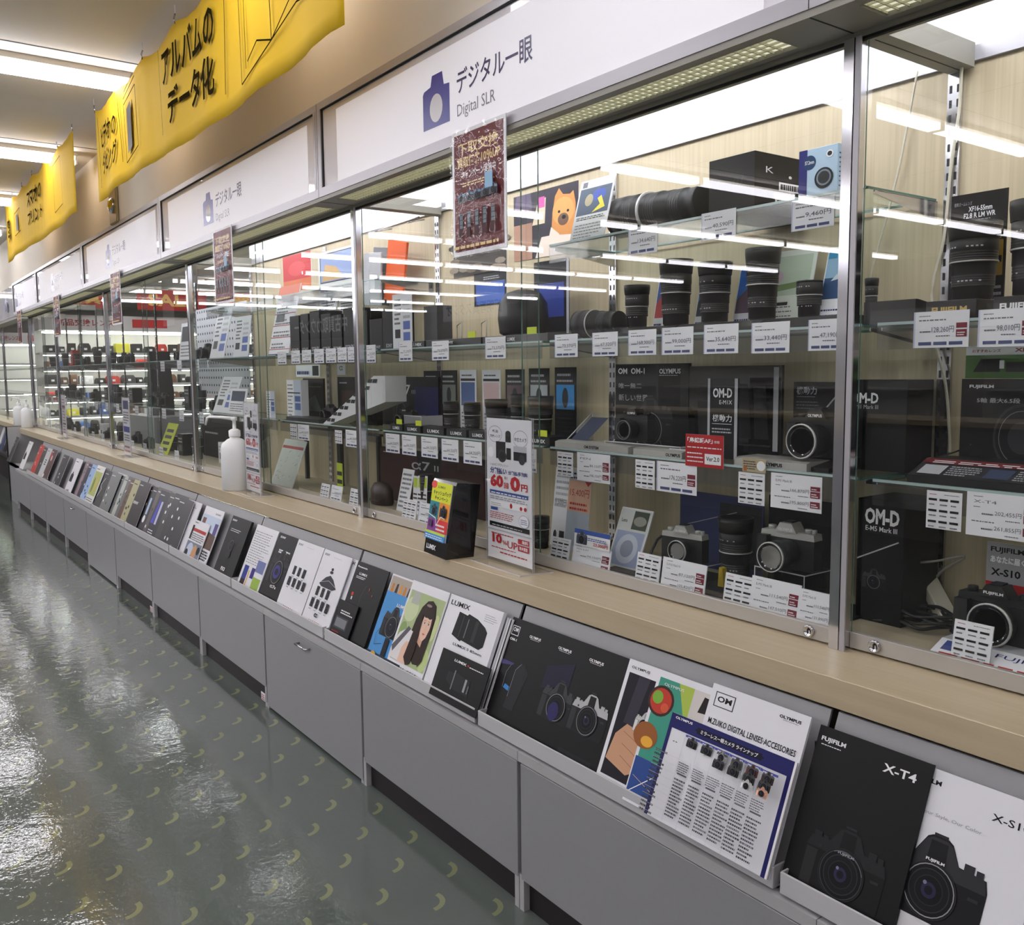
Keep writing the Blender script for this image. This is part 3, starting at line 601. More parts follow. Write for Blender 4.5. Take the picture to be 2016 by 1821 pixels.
def d_woman(F):
    hair = col(44, 31, 26); hl = col(74, 54, 46); skin = col(226, 188, 166); sh = col(204, 158, 136)
    F.rect(.05, .13, .98, .90, col(168, 184, 136)); F.ell(.2, .70, .18, .14, col(196, 208, 164)); F.ell(.88, .25, .12, .12, col(186, 204, 140)); F.ell(.15, .45, .1, .1, col(136, 160, 100)); F.rect(.14, .76, .34, .90, col(176, 180, 170)); F.ell(.9, .6, .08, .14, col(196, 206, 150))
    F.poly([(.36, .34), (.40, .62), (.46, .76), (.56, .84), (.68, .86), (.80, .82), (.87, .70), (.88, .50), (.84, .28), (.78, .18), (.66, .17), (.50, .24)], hair)
    F.poly([(.0, .14), (.0, .28), (.10, .42), (.28, .50), (.46, .48), (.56, .36), (.52, .13)], col(222, 218, 220)); F.poly([(.0, .26), (.28, .52), (.36, .50), (.06, .20)], col(92, 90, 100))
    F.poly([(.26, .13), (.27, .28), (.34, .36), (.46, .37), (.54, .30), (.52, .13)], skin)
    F.poly([(.60, .40), (.60, .50), (.72, .46), (.72, .36)], sh)
    F.poly([(.575, .66), (.570, .56), (.60, .48), (.66, .435), (.72, .43), (.775, .475), (.805, .56), (.81, .66), (.76, .74), (.64, .74)], skin)
    F.poly([(.54, .62), (.53, .74), (.60, .81), (.72, .83), (.82, .77), (.85, .64), (.81, .60), (.79, .68), (.74, .665), (.68, .675), (.62, .67), (.59, .68), (.575, .60)], hair)
    for x in (.645, .75): F.ell(x, .612, .026, .0085, W_); F.ell(x+.002, .612, .013, .0085, col(36, 24, 22)); F.line([(x-.028, .622), (x, .6245), (x+.026, .619)], .0009, hair); F.line([(x-.03, .642), (x+.028, .644)], .0010, hl)
    F.line([(.708, .60), (.718, .555), (.70, .548)], .0009, sh); F.poly([(.665, .505), (.70, .512), (.742, .503), (.702, .490)], col(200, 96, 92))
    F.poly([(.40, .20), (.44, .50), (.54, .70), (.585, .60), (.60, .46), (.62, .30), (.60, .16), (.50, .13)], hair); F.poly([(.80, .5), (.84, .66), (.88, .5), (.87, .24), (.80, .16), (.76, .28)], hair)
    for q in range(5): F.line([(.44+.03*q, .20), (.47+.025*q, .46), (.52+.015*q, .64)], .0006, hl)
    F.ell(.64, .80, .07, .015, col(140, 122, 120))
    F.text('LUMIX', .12, .045, .52, .09, K_, .01); F.text('GF10', .58, .045, .86, .09, K_)
def d_lensw(F):
    F.text('LUMIX', .05, .90, .42, .95, K_, .02); F.bars(.72, .86, .96, .94, 4, GR, seed=6, duty=.2)
    F.poly([(.24, .62), (.26, .86), (.42, .85), (.44, .87), (.62, .85), (.78, .80), (.84, .76), (.84, .62), (.78, .58), (.44, .60), (.42, .585)], col(24, 24, 26)); F.rect(.46, .63, .475, .82, col(110, 110, 114)); F.rect(.36, .62, .375, .84, col(60, 60, 62)); F.rect(.60, .62, .66, .83, col(50, 50, 52)); F.text('LUMIX S 85mm', .32, .53, .86, .555, K_, .01)
def d_lensb(F):
    F.text('LUMIX', .30, .84, .55, .89, W_, .03); F.bars(.62, .84, .92, .88, 1, W_); F.ell(.59, .865, .015, .02, col(200, 40, 40)); F.poly([(.25, .42), (.25, .60), (.45, .64), (.72, .58), (.74, .30), (.45, .30)], col(38, 38, 42)); F.rect(.38, .28, .40, .68, col(120, 120, 124)); F.rect(.62, .34, .66, .60, col(150, 150, 154)); F.rect(.70, .34, .72, .50, col(110, 110, 114))
a_ = tx(690, 1092, .004)[0]
def d_lumw(F): F.text('LUM', .05, .90, .4, .95, K_, .02)
x = tx(676, 1086, .004)[0]; brochure(x, x+.24, .297, 'white catalogue edge with cropped dark lettering, behind the black catalogues left of the blue one', lambda F: F.text('LUMIX', .02, .93, .5, .965, K_, .02), layer=1)
x = tx(706, 1098, .008)[0]; brochure(x, x+.24, .297, 'black catalogue with small white text and a red dot, beside the blue catalogue', d_pana, COVERB, layer=2)
p = tx(668, 1178, .016); brochure(p[0], p[0]+.15, p[1], 'low black leaflet with a grey picture, leaning at the left end of its rack', d_pana2, COVERB, layer=4)
x = tx(775, 1121, .012)[0]; brochure(x, x+.23, .297, 'bright blue camera catalogue with an orange street photo on top', d_blue, layer=3)
x = tx(812, 1142, .016)[0]; brochure(x, x+.228, .30, 'catalogue with a portrait of a woman with long dark hair', d_woman, layer=4)
x = tx(886, 1172, .02)[0]; x2 = tx(992, 1200, .02)[0]; brochure(x, x2, .30, 'white lens catalogue showing one black lens, right of the woman portrait', d_lensw, layer=5, th=.012)
p = tx(871, 1274, .03); p2 = tx(966, 1311, .03); brochure(p[0], p2[0], p[1], 'small black lens leaflet standing low in front of the white lens catalogue', d_lensb, COVERB, layer=7.5)
for i in range(5):
    x = x2+.002+.0075*i; brochure(x, x+.006, .29-.004*(i % 2), 'thin spare catalogue seen edge on beside the white lens catalogue, %s from left' % ORD[i], None, [COVER, LAM2, COVER, COVERB, LAM2][i], layer=1+.3*i, group='edge-on spare catalogues by the white lens catalogue')
def d_chart(F, al=True):
    F.text('SONY', .06, .925, .24, .955, GR, .03); F.bars(.4, .93, .7, .94, 1, col(180, 180, 184))
    if al:
        F.poly([(.2, .56), (.36, .66), (.5, .70), (.64, .66), (.82, .56), (.7, .53), (.3, .53)], col(52, 52, 56)); F.ell(.5, .74, .06, .02, col(40, 40, 44)); F.ell(.5, .78, .04, .02, col(40, 40, 44)); F.line([(.24, .58), (.5, .63), (.78, .58)], .001, W_)
    for j in range(2):
        for i in range(3+j): lens_g(F, .24+.19*i-.05*j, (.46 if al else .58)-.16*j, .10, .12, n=3, horiz=False); F.bars(.20+.19*i-.05*j, (.37 if al else .49)-.16*j, .29+.19*i-.05*j, (.385 if al else .505)-.16*j, 1, GR)
    if al: F.text('α', .42, .14, .54, .19, K_, .04)
    for i in range(6): F.rect(.3+.07*i, .08, .33+.07*i, .09, col(190, 120, 110))
def d_a7(F):
    F.text('SONY', .08, .93, .30, .96, W_, .03); F.bars(.2, .72, .7, .78, 2, W_, seed=3, duty=.7); cam_g(F, .42, .48, .7, (24, 24, 26), (44, 44, 48)); F.ell(.42, .455, .14, .10, col(58, 52, 120)); F.ell(.42, .455, .07, .05, col(20, 16, 50)); F.text('α7s', .36, .22, .60, .265, W_, .02)
def d_txt(F):
    F.bars(.06, .40, .9, .93, 14, col(140, 140, 146), seed=8, duty=.3); F.rect(.1, .05, .3, .36, col(40, 56, 140)); F.rect(.1, .05, .3, .15, col(40, 24, 24)); F.rect(.34, .05, .38, .3, col(220, 170, 80)); F.rect(.45, .2, .6, .36, col(50, 40, 120)); F.rect(.62, .06, .95, .24, col(150, 180, 70)); F.rect(.6, .32, .95, .5, col(110, 120, 170))
x = tx(512, 1015, .004)[0]; brochure(x, x+.26, .297, 'white catalogue full of small print and little photos, in the rack with white lens charts', d_txt, layer=1)
x = tx(553, 1040, .008)[0]; brochure(x, x+.26, .297, 'black catalogue with a lens glowing violet, left of the white lens charts', d_a7, COVERB, layer=2)
x = tx(590, 1052, .012)[0]; brochure(x, x+.255, .297, 'white lens chart catalogue with two rows of lenses, left of its pair', lambda F: d_chart(F, False), layer=3)
x = tx(643, 1068, .016)[0]; brochure(x, x+.24, .297, 'white lens chart catalogue with an array of cameras above, right of its pair', lambda F: d_chart(F, True), layer=4)
def d_photos(F):
    F.text('SONY', .62, .90, .9, .93, K_, .02); F.rect(.02, .55, .98, .86, col(190, 204, 224)); F.rect(.08, .5, .26, .8, col(120, 80, 76)); F.rect(.78, .5, .95, .76, col(92, 80, 140)); F.poly([(.3, .3), (.98, .3), (.98, .55), (.5, .6)], col(96, 74, 66)); F.bars(.3, .1, .95, .28, 4, K_, duty=.6)
def d_photos2(F):
    F.text('SONY', .05, .93, .3, .955, K_, .02); F.rect(.1, .72, .95, .80, col(176, 56, 44)); F.rect(.0, .5, .12, .86, K_); F.bars(.14, .5, .95, .7, 4, GR); F.rect(.0, .0, .98, .46, col(120, 130, 150)); F.ell(.3, .25, .2, .18, col(190, 200, 220)); F.ell(.62, .22, .15, .2, col(200, 150, 110)); F.ell(.15, .15, .1, .1, K_); F.ell(.85, .3, .1, .1, K_)
def d_fx3(F):
    F.text('SONY', .06, .92, .30, .95, W_, .03); F.bars(.14, .76, .7, .82, 2, W_, seed=4, duty=.3); cam_g(F, .45, .55, .4, (22, 22, 24), (40, 40, 44)); F.ell(.44, .4, .12, .07, col(38, 38, 42)); F.text('FX3', .36, .12, .56, .18, W_, .03)
x = tx(372, 972, .004)[0]; brochure(x, x+.26, .297, 'white catalogue with a blank upper left cover, left of the seaside photo catalogue', lambda F: (F.rect(.02, .86, .3, .92, col(170, 190, 90)), F.bars(.3, .88, .8, .90, 1, GR)), layer=1)
x = tx(409, 985, .008)[0]; brochure(x, x+.29, .297, 'white catalogue with a pale seaside photo of people', d_photos, layer=2)
p = tx(384, 1022, .016); brochure(p[0], p[0]+.24, p[1], 'low leaflet with a red band over a colour photo, leaning in front', d_photos2, layer=4)
x = tx(461, 1008, .016)[0]; brochure(x, x+.255, .297, 'black cinema camera catalogue left of the rack divider', d_fx3, COVERB, layer=4.5, th=.012)
# the darker and mixed catalogues down the row: visible strips, left to right
rows_ = [
 (30, 862, (38, 38, 42), 'dark grey catalogue, the very last on the left'), (57, 871, (226, 226, 228), 'white catalogue with a small black picture near the far end'), (79, 880, (190, 44, 36), 'bright red catalogue near the far end'),
 (88, 882, (60, 62, 58), 'dark green-grey catalogue right of the red one'), (95, 886, (196, 198, 200), 'pale grey catalogue with three dark stripes'), (104, 889, (80, 46, 46), 'dark catalogue with red flowers'), (128, 897, (40, 38, 44), 'black catalogue with tiny white writing left of the slim white one'),
 (150, 903, (224, 224, 230), 'slim white catalogue with one black camera'), (171, 910, (150, 120, 130), 'catalogue with small portraits, left of the pale blue one'), (176, 912, (20, 26, 60), 'thin navy catalogue edge left of the pale blue one'),
 (184, 914, (150, 182, 226), 'pale blue catalogue'), (195, 915, (226, 226, 222), 'white catalogue with a yellow-green landscape photo'), (213, 922, (48, 48, 52), 'charcoal catalogue with white zigzag writing'),
 (226, 927, (120, 122, 122), 'mid grey catalogue seen nearly edge on'), (233, 928, (204, 204, 208), 'white catalogue spine among the grey ones'), (240, 931, (92, 96, 98), 'slate grey catalogue among the spines'), (249, 934, (180, 184, 178), 'pale grey-green catalogue among the spines'), (256, 936, (96, 100, 102), 'dull grey catalogue left of the brown edge'),
 (262, 938, (92, 60, 34), 'brown edged catalogue'), (270, 940, (176, 172, 130), 'olive yellow catalogue beside the black one with big white letters'), (282, 943, (34, 24, 28), 'black catalogue with large white letters across its middle'), (299, 949, (70, 64, 68), 'brown-grey catalogue edge'),
 (305, 951, (26, 24, 28), 'black catalogue with a pale blue strip'), (315, 955, (92, 84, 84), 'greyish catalogue with a light edge'), (322, 957, (26, 26, 40), 'black catalogue with a violet-blue figure'), (341, 963, (64, 60, 58), 'dark taupe catalogue edge'), (351, 966, (44, 40, 44), 'black catalogue speckled with small photos, left of the white ones'), (362, 970, (30, 28, 32), 'last dark catalogue before the white covers')]
def d_far(i, c):
    def f(F):
        q = random.Random(i)
        lt = sum(c) > 420; ink = K_ if lt else W_
        F.bars(.08, .90, .5, .94, 1, ink, seed=i)
        if i in (1, 7): cam_g(F, .3, .45, .4, (24, 24, 26), (50, 50, 54))
        elif i == 11: F.rect(.05, .25, .9, .85, col(176, 184, 110)); F.ell(.3, .5, .1, .2, col(120, 140, 70)); F.ell(.6, .55, .12, .2, col(200, 180, 90)); F.bars(.08, .05, .9, .2, 3, GR)
        elif i == 4: [F.rect(.3, .46+.07*k, .6, .49+.07*k, K_) for k in range(3)]
        elif i == 5: F.ell(.2, .8, .12, .09, col(200, 70, 60)); F.ell(.42, .72, .12, .09, col(220, 190, 190)); F.ell(.1, .15, .1, .06, W_)
        elif i == 12: F.line([(.05, .3), (.25, .5), (.05, .6), (.3, .8)], .006, W_)
        elif i == 20: F.text('SONY', .05, .50, .5, .56, W_, .04)
        elif i in (22,): F.rect(.1, .4, .25, .75, col(170, 190, 220)); F.ell(.15, .3, .1, .08, W_)
        elif i == 24: F.poly([(.05, .3), (.3, .3), (.3, .8), (.2, .8)], col(84, 84, 190)); F.rect(.35, .3, .5, .78, col(190, 190, 220)); F.bars(.1, .1, .5, .2, 2, W_)
        else:
            for k in range(5): F.ell(.08+.5*q.random(), .12+.7*q.random(), .05, .035, ink if q.random() > .5 else GR, 8)
    return f
for i, (px, py, c, lb) in enumerate(rows_):
    x = tx(px, py, .004)[0]; nx = tx(*rows_[i+1][:2], .004)[0] if i+1 < len(rows_) else x+.2
    lay = 1+.55*(i % 7)
    brochure(x, min(x+.26, nx+.22), .293+.006*(i % 3), lb+', far down the racks', d_far(i, c), mat('cover_far_%d' % i, c, .35), layer=lay, th=.002)
# ================================================================== kits for the goods
FZ = .8325
SZ = {0: FZ, 1: 1.1785, 2: 1.5125, 3: 1.8055}
YT = YSH-.0078
DK, DG, MG, LG = col(22, 22, 24), col(48, 48, 52), col(110, 110, 116), col(180, 180, 186)
INK = col(112, 112, 120); RED = col(178, 34, 40); NAVY = col(34, 38, 110); MAR = col(124, 40, 56)
def span(x0, y0, x1, y1, Y, x0b=None):
    a = at(x0, y0, Y=Y); b = at(x1, y0, Y=Y); c = at(x0, y1, Y=Y); d = at(x1, y1, Y=Y)
    return a.x, b.x, at((x0+x1)/2, y1, Y=Y).z, at((x0+x1)/2, y0, Y=Y).z
def card(name, x0, x1, z0, z1, y, draw, label, cat, m=None, th=.0012, lean=0.0, group=None, foot=False, fold=False):
    "upright board facing the aisle; lean = how far the top sits back"
    b = MB(); w_ = x1-x0; h = math.hypot(z1-z0, lean); v = Vector((0, lean, z1-z0)).normalized(); n = Vector((1, 0, 0)).cross(v)
    m = m or PAPER; P = [Vector((0, 0, 0)), Vector((w_, 0, 0)), Vector((w_, 0, 0))+v*h, v*h]; vs = [tuple(p) for p in P]+[tuple(p-n*th) for p in P]
    b.add(vs, [(0, 1, 2, 3), (7, 6, 5, 4), (0, 4, 5, 1), (1, 5, 6, 2), (2, 6, 7, 3), (3, 7, 4, 0)], m)
    if draw: draw(Face(b, (0, 0, 0), (1, 0, 0), tuple(v), w_, h, .0003))
    o = b.build(name, loc=(x0, y, z0)); tag(o, label, cat, group)
    if foot:
        f = MB(); f.box((0, .0, -.0), (w_, .055+max(lean, 0), .0025), ACRYL, mats={'-y': ACRYLE}); f.prism([(w_/2-.003, .0025), (w_/2+.003, .0025), (w_/2+.003, h*.35), (w_/2-.003, h*.35)], lean*.4+.004, lean*.4+.007, ACRYLE); f.build('stand_foot', o)
    return o
def tg_price(price, sub=True, red=0, name=True):
    def f(F):
        F.rect(0, 0, .03, 1, col(196, 198, 224)); F.bars(.10, .86, .34, .92, 1, INK, seed=len(price)); F.bars(.10, .74, .72, .82, 1, INK, seed=hash(price) % 9 if False else len(price)+3)
        F.text(price+'円', .34, .40, .93 if not red else .74, .58, col(84, 84, 92)); F.bars(.12, .42, .32, .52, 1, INK, seed=2, ragged=0); F.bars(.42, .30, .85 if not red else .74, .37, 1, INK, seed=5)
        for i in range(3): F.rect(.10+.28*i, .07, .34+.28*i, .16, col(74, 82, 124))
        if red: F.rect(.78, .52, .97, .66, MAR); F.rect(.78, .28, .97, .48, MAR); F.bars(.80, .32, .95, .44, 2, W_, seed=4)
    return f
def tg_wide(p1, p2, nm):
    def f(F):
        F.bars(.10, .90, .24, .94, 1, INK); F.text(nm, .10, .76, .42, .83, INK); F.bars(.10, .66, .2, .70, 1, INK)
        if p1: F.text(p1+'円', .40, .50, .76, .61, INK); F.bars(.22, .50, .38, .58, 1, INK, ragged=0); F.bars(.55, .40, .76, .45, 1, INK, seed=3)
        if p2: F.bars(.08, .33, .52, .38, 1, INK, seed=6); F.text(p2+'円', .40, .16, .76, .27, INK); F.bars(.22, .16, .38, .24, 1, INK, ragged=0); F.bars(.55, .06, .76, .11, 1, INK, seed=7)
        for y in (.60, .40, .12): F.rect(.79, y, .97, y+(.12 if y == .60 else .18), MAR); F.bars(.81, y+.03, .95, y+(.09 if y == .60 else .15), 1 if y == .6 else 2, W_, seed=2)
    return f
def tg_info(F):
    F.bars(.08, .90, .3, .94, 1, RED); F.bars(.5, .90, .95, .94, 1, INK)
    for j in range(3):
        for i in range(3): F.rect(.06+.31*i, .74-.29*j, .30+.31*i, .80-.29*j, DK); F.bars(.08+.31*i, .62-.29*j, .30+.31*i, .70-.29*j, 1, MG, seed=i+j*3)
def ptag(px, Y, draw, label, th=.0008, name='price_tag', cat='price tag', group='price tags'):
    x0, x1, z0, z1 = span(*px, Y); return card(name, x0, x1, z0, z1, Y, draw, label, cat, th=th, group=group)
def lens(x, y, z, r, h, label, lying=None, hood=True, ring=None, rz=0, group='camera lenses on the glass shelves', steps=5, txt='300'):
    "a photographic lens, mount down; lying = True puts it on its side with the front towards -x"
    o = empty('camera_lens', (x, y, z), rz, label, 'lens', group)
    if lying: o.location.z = z+r*1.03; o.rotation_euler = (0, -math.pi/2, rz)
    b = MB(); pr = [(r*.72, 0), (r*.74, h*.02)]; q = random.Random(int(h*10000)); mats = [None]
    zz = h*.02; top = h*(.78 if hood else .95); n = steps
    for i in range(n):
        ra = r*((.80 if not lying else .70)+(.16 if not lying else .27)*i/max(1, n-1)); z2 = zz+(top-zz)/(n-i)
        if i % 2 == 0: pr += [(ra, zz+.001), (ra, z2-.001)]; mats += [None, None]
        else:
            k = 5
            for j in range(k): t = zz+(z2-zz)*j/k; pr += [(ra*1.02, t), (ra*1.02, t+(z2-zz)/k*.6), (ra*.985, t+(z2-zz)/k*.62)]; mats += [None, None, None]
        zz = z2
    pr.append((r*.90, top)); b.lathe(pr, BLACKM, 28); b.build('barrel', o)
    g = MB(); g.lathe([(r*.955, top*.62), (r*.975, top*.625), (r*.975, top*.64), (r*.955, top*.645)], ring or SILVER, 28); g.build('metal_ring', o, )
    if hood:
        f = MB(); f.lathe([(r*.97, top), (r*1.0, top+.001), (r*1.06, h*.93), (r*1.06, h), (r*.98, h), (r*.90, top+.004), (0, top+.004)], BLACK, 28, mats=[None, None, None, None, None, LENSG]); f.build('lens_hood', o)
    else:
        f = MB(); f.lathe([(r*.96, top), (r*.97, h*.985), (r*.93, h), (0, h)], BLACK, 28); f.build('lens_cap', o)
    t = MB(); s_ = col(190, 190, 195); 
    for i in range(9):
        a = R(-90-44+11*i) if not lying else R(180-44+11*i)
        for zq, m_ in ((top*.30, s_), (top*.86, s_)):
            if q.random() < .35: continue
            c, s2 = math.cos(a), math.sin(a); rr = r*.972*(1.0 if zq > top*.5 else .93); u = Vector((-s2, c, 0)); p = Vector((c*rr, s2*rr, zq))
            if lying: pass
            t.add([tuple(p-u*r*.05), tuple(p+u*r*.05), tuple(p+u*r*.05+Vector((0, 0, r*.06))), tuple(p-u*r*.05+Vector((0, 0, r*.06)))], [(0, 1, 2, 3)], m_)
    if t.v: t.build('engraved_scale', o)
    return o
def camera(x, y, z, s, label, top=None, body=None, rz=0, lr=.031, ll=.045, ring=None, txt=None, hump=True, strap=False, group='display cameras', lens_on=True, grip=True):
    "interchangeable lens camera, s = width in metres, origin at its base, facing -y"
    o = empty('camera', (x, y, z), rz, label, 'camera', group); top = top or BLACKM; body = body or BLACKM; k = s/.13
    b = MB(); b.prism([(-.065*k, .004*k), (-.060*k, 0), (.060*k, 0), (.065*k, .004*k), (.065*k, .066*k), (-.065*k, .066*k)], -.016*k, .016*k, body)
    if grip: b.prism([(-.065*k, .002*k), (-.038*k, .002*k), (-.040*k, .070*k), (-.063*k, .070*k)], -.032*k, -.014*k, body)
    b.build('body', o)
    t = MB(); t.prism([(-.065*k, .0665*k), (.065*k, .0665*k), (.063*k, .080*k), (.026*k, .082*k), (-.026*k, .082*k), (-.063*k, .080*k)], -.0155*k, .0155*k, top)
    tp = t.build('top_plate', o)
    if hump:
        h = MB(); h.prism([(-.026*k, .080*k), (.026*k, .080*k), (.014*k, .100*k), (-.014*k, .100*k)], -.022*k, .014*k, top); h.box((-.010*k, -.012*k, .100*k), (.010*k, .008*k, .103*k), DG); hp = h.build('viewfinder_hump', o)
        if txt:
            e = MB(); Face(e, (-.017*k, -.0222*k, .083*k), (1, 0, 0), (0, 0, 1), .034*k, .008*k).text(txt, 0, 0, 1, .8, W_, .03); e.build('name_plate', hp)
    for dx, dr in ((-.046*k, .009*k), (.042*k, .008*k), (.056*k, .0055*k)):
        d = MB(); d.lathe([(dr, .0805*k), (dr, .088*k), (dr*.9, .0895*k), (0, .0895*k)], top if top is SILVER else DG, 16, org=(dx, 0, 0)); d.build('dial', o)
    if lens_on:
        l = MB(); q = lr*k; l.lathe([(q*.86, .016*k), (q*.9, .019*k), (q*.9, (.016+ll*.5)*k), (q, (.017+ll*.5)*k), (q, (.016+ll)*k), (q*.9, (.017+ll)*k), (q*.80, (.014+ll)*k), (q*.30, (.006+ll)*k), (0, (.005+ll)*k)], BLACKM if ring is not SILVER else DG, 28, 'y', (.006*k, 0, .036*k), mats=[None]*5+[DK, LENSG, LENSG])
        l.v = [(v[0], -v[1], v[2]) for v in l.v]; l.f = [tuple(reversed(f)) for f in l.f]; lo = l.build('lens', o)
        g = MB(); g.lathe([(q*1.01, (.013+ll)*k), (q*1.01, (.0165+ll)*k), (q*.93, (.0175+ll)*k), (q*.93, (.013+ll)*k)], ring or MG, 28, 'y', (.006*k, 0, .036*k)); g.v = [(v[0], -v[1], v[2]) for v in g.v]; g.build('lens_ring', lo)
    if strap:
        g = MB(); g.tube([(-.065*k, 0, .07*k), (-.085*k, -.01, .05*k), (-.10*k, -.02, .012), (-.07*k, -.05, .004), (-.02*k, -.06, .004)], .004, BLACK, 5); g.build('strap', o)
    return o
def carton(x0, x1, y0, y1, z0, z1, label, m, front=None, side=None, cat='box', name='product_box', group=None):
    b = MB(); b.box((0, 0, 0), (x1-x0, y1-y0, z1-z0), m, .0008)
    if front: front(Face(b, (0, 0, 0), (1, 0, 0), (0, 0, 1), x1-x0, z1-z0))
    if side: side(Face(b, (x1-x0, 0, 0), (0, 1, 0), (0, 0, 1), y1-y0, z1-z0))
    o = b.build(name, loc=(x0, y0, z0)); return tag(o, label, cat, group)
def acryl_box(x0, x1, y0, y1, z0, z1, label, name='acrylic_riser'):
    b = MB(); b.box((0, 0, z1-z0-.003), (x1-x0, y1-y0, z1-z0), ACRYL, mats={'-y': ACRYLE, '+x': ACRYLE})
    for x in (0, x1-x0-.003): b.box((x, 0, 0), (x+.003, y1-y0, z1-z0-.003), ACRYL, mats={'-y': ACRYLE})
    return tag(b.build(name, loc=(x0, y0, z0)), label, 'riser')
# ================================================================== nearest full unit, right half: shelf 3 (top)
a = at(1228, 440, Y=.22); b = at(1394, 440, Y=.22); r_ = .044
L_ = abs(b.x-a.x); lens(b.x, .20, SZ[3], .060, L_, 'long black telephoto lens lying on its side on the top glass shelf', lying=True, hood=False, steps=7)
x0, x1, z0, z1 = span(1396, 335, 1486, 425, .16)
carton(x0, x1, .16, .37, SZ[3], z1+.035, 'black carton with white barcode stickers on the top glass shelf', COVERB, lambda F: (F.ell(.2, .55, .03, .03, MG), F.text('α7', .55, .50, .78, .66, DG)), lambda F: (F.rect(.45, .42, .86, .56, W_), F.bars(.48, .44, .83, .54, 1, K_, duty=.9, ragged=0), F.rect(.38, .22, .86, .36, W_), F.bars(.42, .24, .8, .34, 2, K_, ragged=0), F.text('K', .2, .68, .34, .78, W_), F.ell(.66, .66, .03, .025, W_)))
x0, x1, z0, z1 = span(1574, 290, 1650, 385, .15)
carton(x0, x1, .15, .205, SZ[3], z1+.0, 'small pale blue box with a round black filter printed on it', col(178, 202, 222), lambda F: (F.rect(0, 0, .22, 1, NAVY), F.ell(.28, .74, .17, .14, col(30, 60, 100)), F.text('57.2mm', .16, .71, .40, .78, W_, .02), F.ell(.80, .84, .09, .07, W_), F.ell(.80, .84, .06, .045, DG), F.ell(.66, .40, .24, .20, DK), F.ell(.66, .41, .19, .155, col(120, 136, 150)), F.ell(.66, .41, .15, .12, DG), F.text('HAKUBA', .03, .08, .2, .13, W_)), lambda F: (F.bars(.1, .2, .8, .9, 8, NAVY, duty=.3)))
def d_pop(F): F.rect(0, 0, 1, 1, col(206, 208, 206)); F.rect(.04, .42, .96, .86, col(80, 92, 110)); F.ell(.62, .72, .2, .1, col(70, 90, 170)); F.poly([(.5, .44), (.86, .5), (.7, .7), (.6, .66), (.7, .56)], col(226, 208, 70)); F.ell(.35, .66, .12, .1, col(170, 160, 130)); F.rect(.08, .88, .22, .97, MG); F.bars(.08, .34, .92, .40, 2, DG); F.bars(.08, .05, .9, .30, 5, MG, duty=.25)
x0, x1, z0, z1 = span(1113, 345, 1180, 460, .10); card('display_card', x0, x1, SZ[3], z1, .115, d_pop, 'leaning info card with a blue and yellow parrot picture on the top shelf', 'card', lean=.05, th=.003)
def lens_at(p, label, y, h=None, **k):
    "p = px left, right, top, bottom"
    sh = k.pop('sh', 2); base = SZ[sh]; a = at(p[0], (p[2]+p[3])/2, Y=y); b = at(p[1], (p[2]+p[3])/2, Y=y); cx = at((p[0]+p[1])/2, p[3]-5, Y=y)
    D = (Vector((cx.x, y, cx.z))-CAM).dot(AX[2]); r = (p[1]-p[0])/FPX*D/2*.97; h = h or (at((p[0]+p[1])/2, p[2], Y=y).z-base-k.get('up', 0)); up = k.pop('up', 0)
    return lens(cx.x, y, base+up, r, h, label, **k)
# dark display base under the row of lenses on shelf 2
bx = [at(1182, 640, Y=.14).x, at(1330, 640, Y=.14).x, at(1500, 640, Y=.14).x, at(1658, 640, Y=.14).x]
for i in range(3): tag(MB().xprism([(.0, 0), (0, .012), (.03, .028), (.15, .028), (.15, 0)], 0, bx[i+1]-bx[i]-.004, BLACK).build('product_platform', loc=(bx[i], .125, SZ[2])), 'low glossy black base under '+['the two leftmost lenses', 'the two middle lenses', 'the tallest lens and the small one'][i]+' on the second shelf', 'display platform')
UP = .0285
x_ = at(1230, 610, Y=.19).x; xl_ = at(1136, 610, Y=.16).x
lens(x_-.0, .17, SZ[2]+.0, .046, abs(x_-xl_), 'black zoom lens lying on its side at the left end of the second shelf', lying=True, hood=False)
lens_at((1229, 1279, 562, 618), 'short black lens standing beside the lying zoom lens', .19, up=UP, hood=True, steps=3)
lens_at((1298, 1363, 512, 612), 'tall black lens with a fine silver ring, third from left on second shelf', .20, up=UP, steps=5)
lens_at((1374, 1440, 517, 606), 'black lens with wide hood, fourth from left on second shelf', .20, up=UP, steps=5)
lens_at((1467, 1534, 490, 600), 'tallest black lens with an upturned hood, in front of green leaflet', .20, up=UP, steps=5)
lens_at((1566, 1620, 553, 608), 'small black prime lens left of the card with blue water picture', .20, up=UP, hood=False, steps=3)
lens_at((1702, 1728, 548, 606), 'small dark lens behind the chrome post on the second shelf', .20, up=UP, steps=3)
tag(MB().xprism([(0, 0), (0, .05), (.01, .05), (.16, .03), (.16, 0)], 0, .12, BLACK).build('product_platform', loc=(at(1706, 612, Y=.15).x, .14, SZ[2])), 'low black display base just right of the chrome post', 'display platform')
def d_sky(c1, c2):
    return lambda F: (F.rect(0, 0, 1, 1, W_), F.rect(.05, .3, .95, .97, c1), F.poly([(.05, .3), (.95, .3), (.95, .55), (.5, .65), (.05, .5)], c2), F.bars(.1, .05, .9, .25, 3, NAVY))
def scard(p, Y, dr, lb, lean=.04, sh=2, th=.002, cat='card', up=0, m=None, name='display_card'):
    x0, x1, z0, z1 = span(*p, Y); return card(name, x0, x1, SZ[sh]+up if sh is not None else z0, z1, Y, dr, lb, cat, lean=lean, th=th, m=m)
scard((1282, 532, 1302, 612), .27, d_sky(col(60, 90, 170), col(190, 60, 60)), 'narrow card with red and blue picture behind the third lens')
scard((1364, 530, 1384, 612), .27, d_sky(col(90, 130, 180), col(60, 70, 80)), 'narrow picture card between third and fourth lenses')
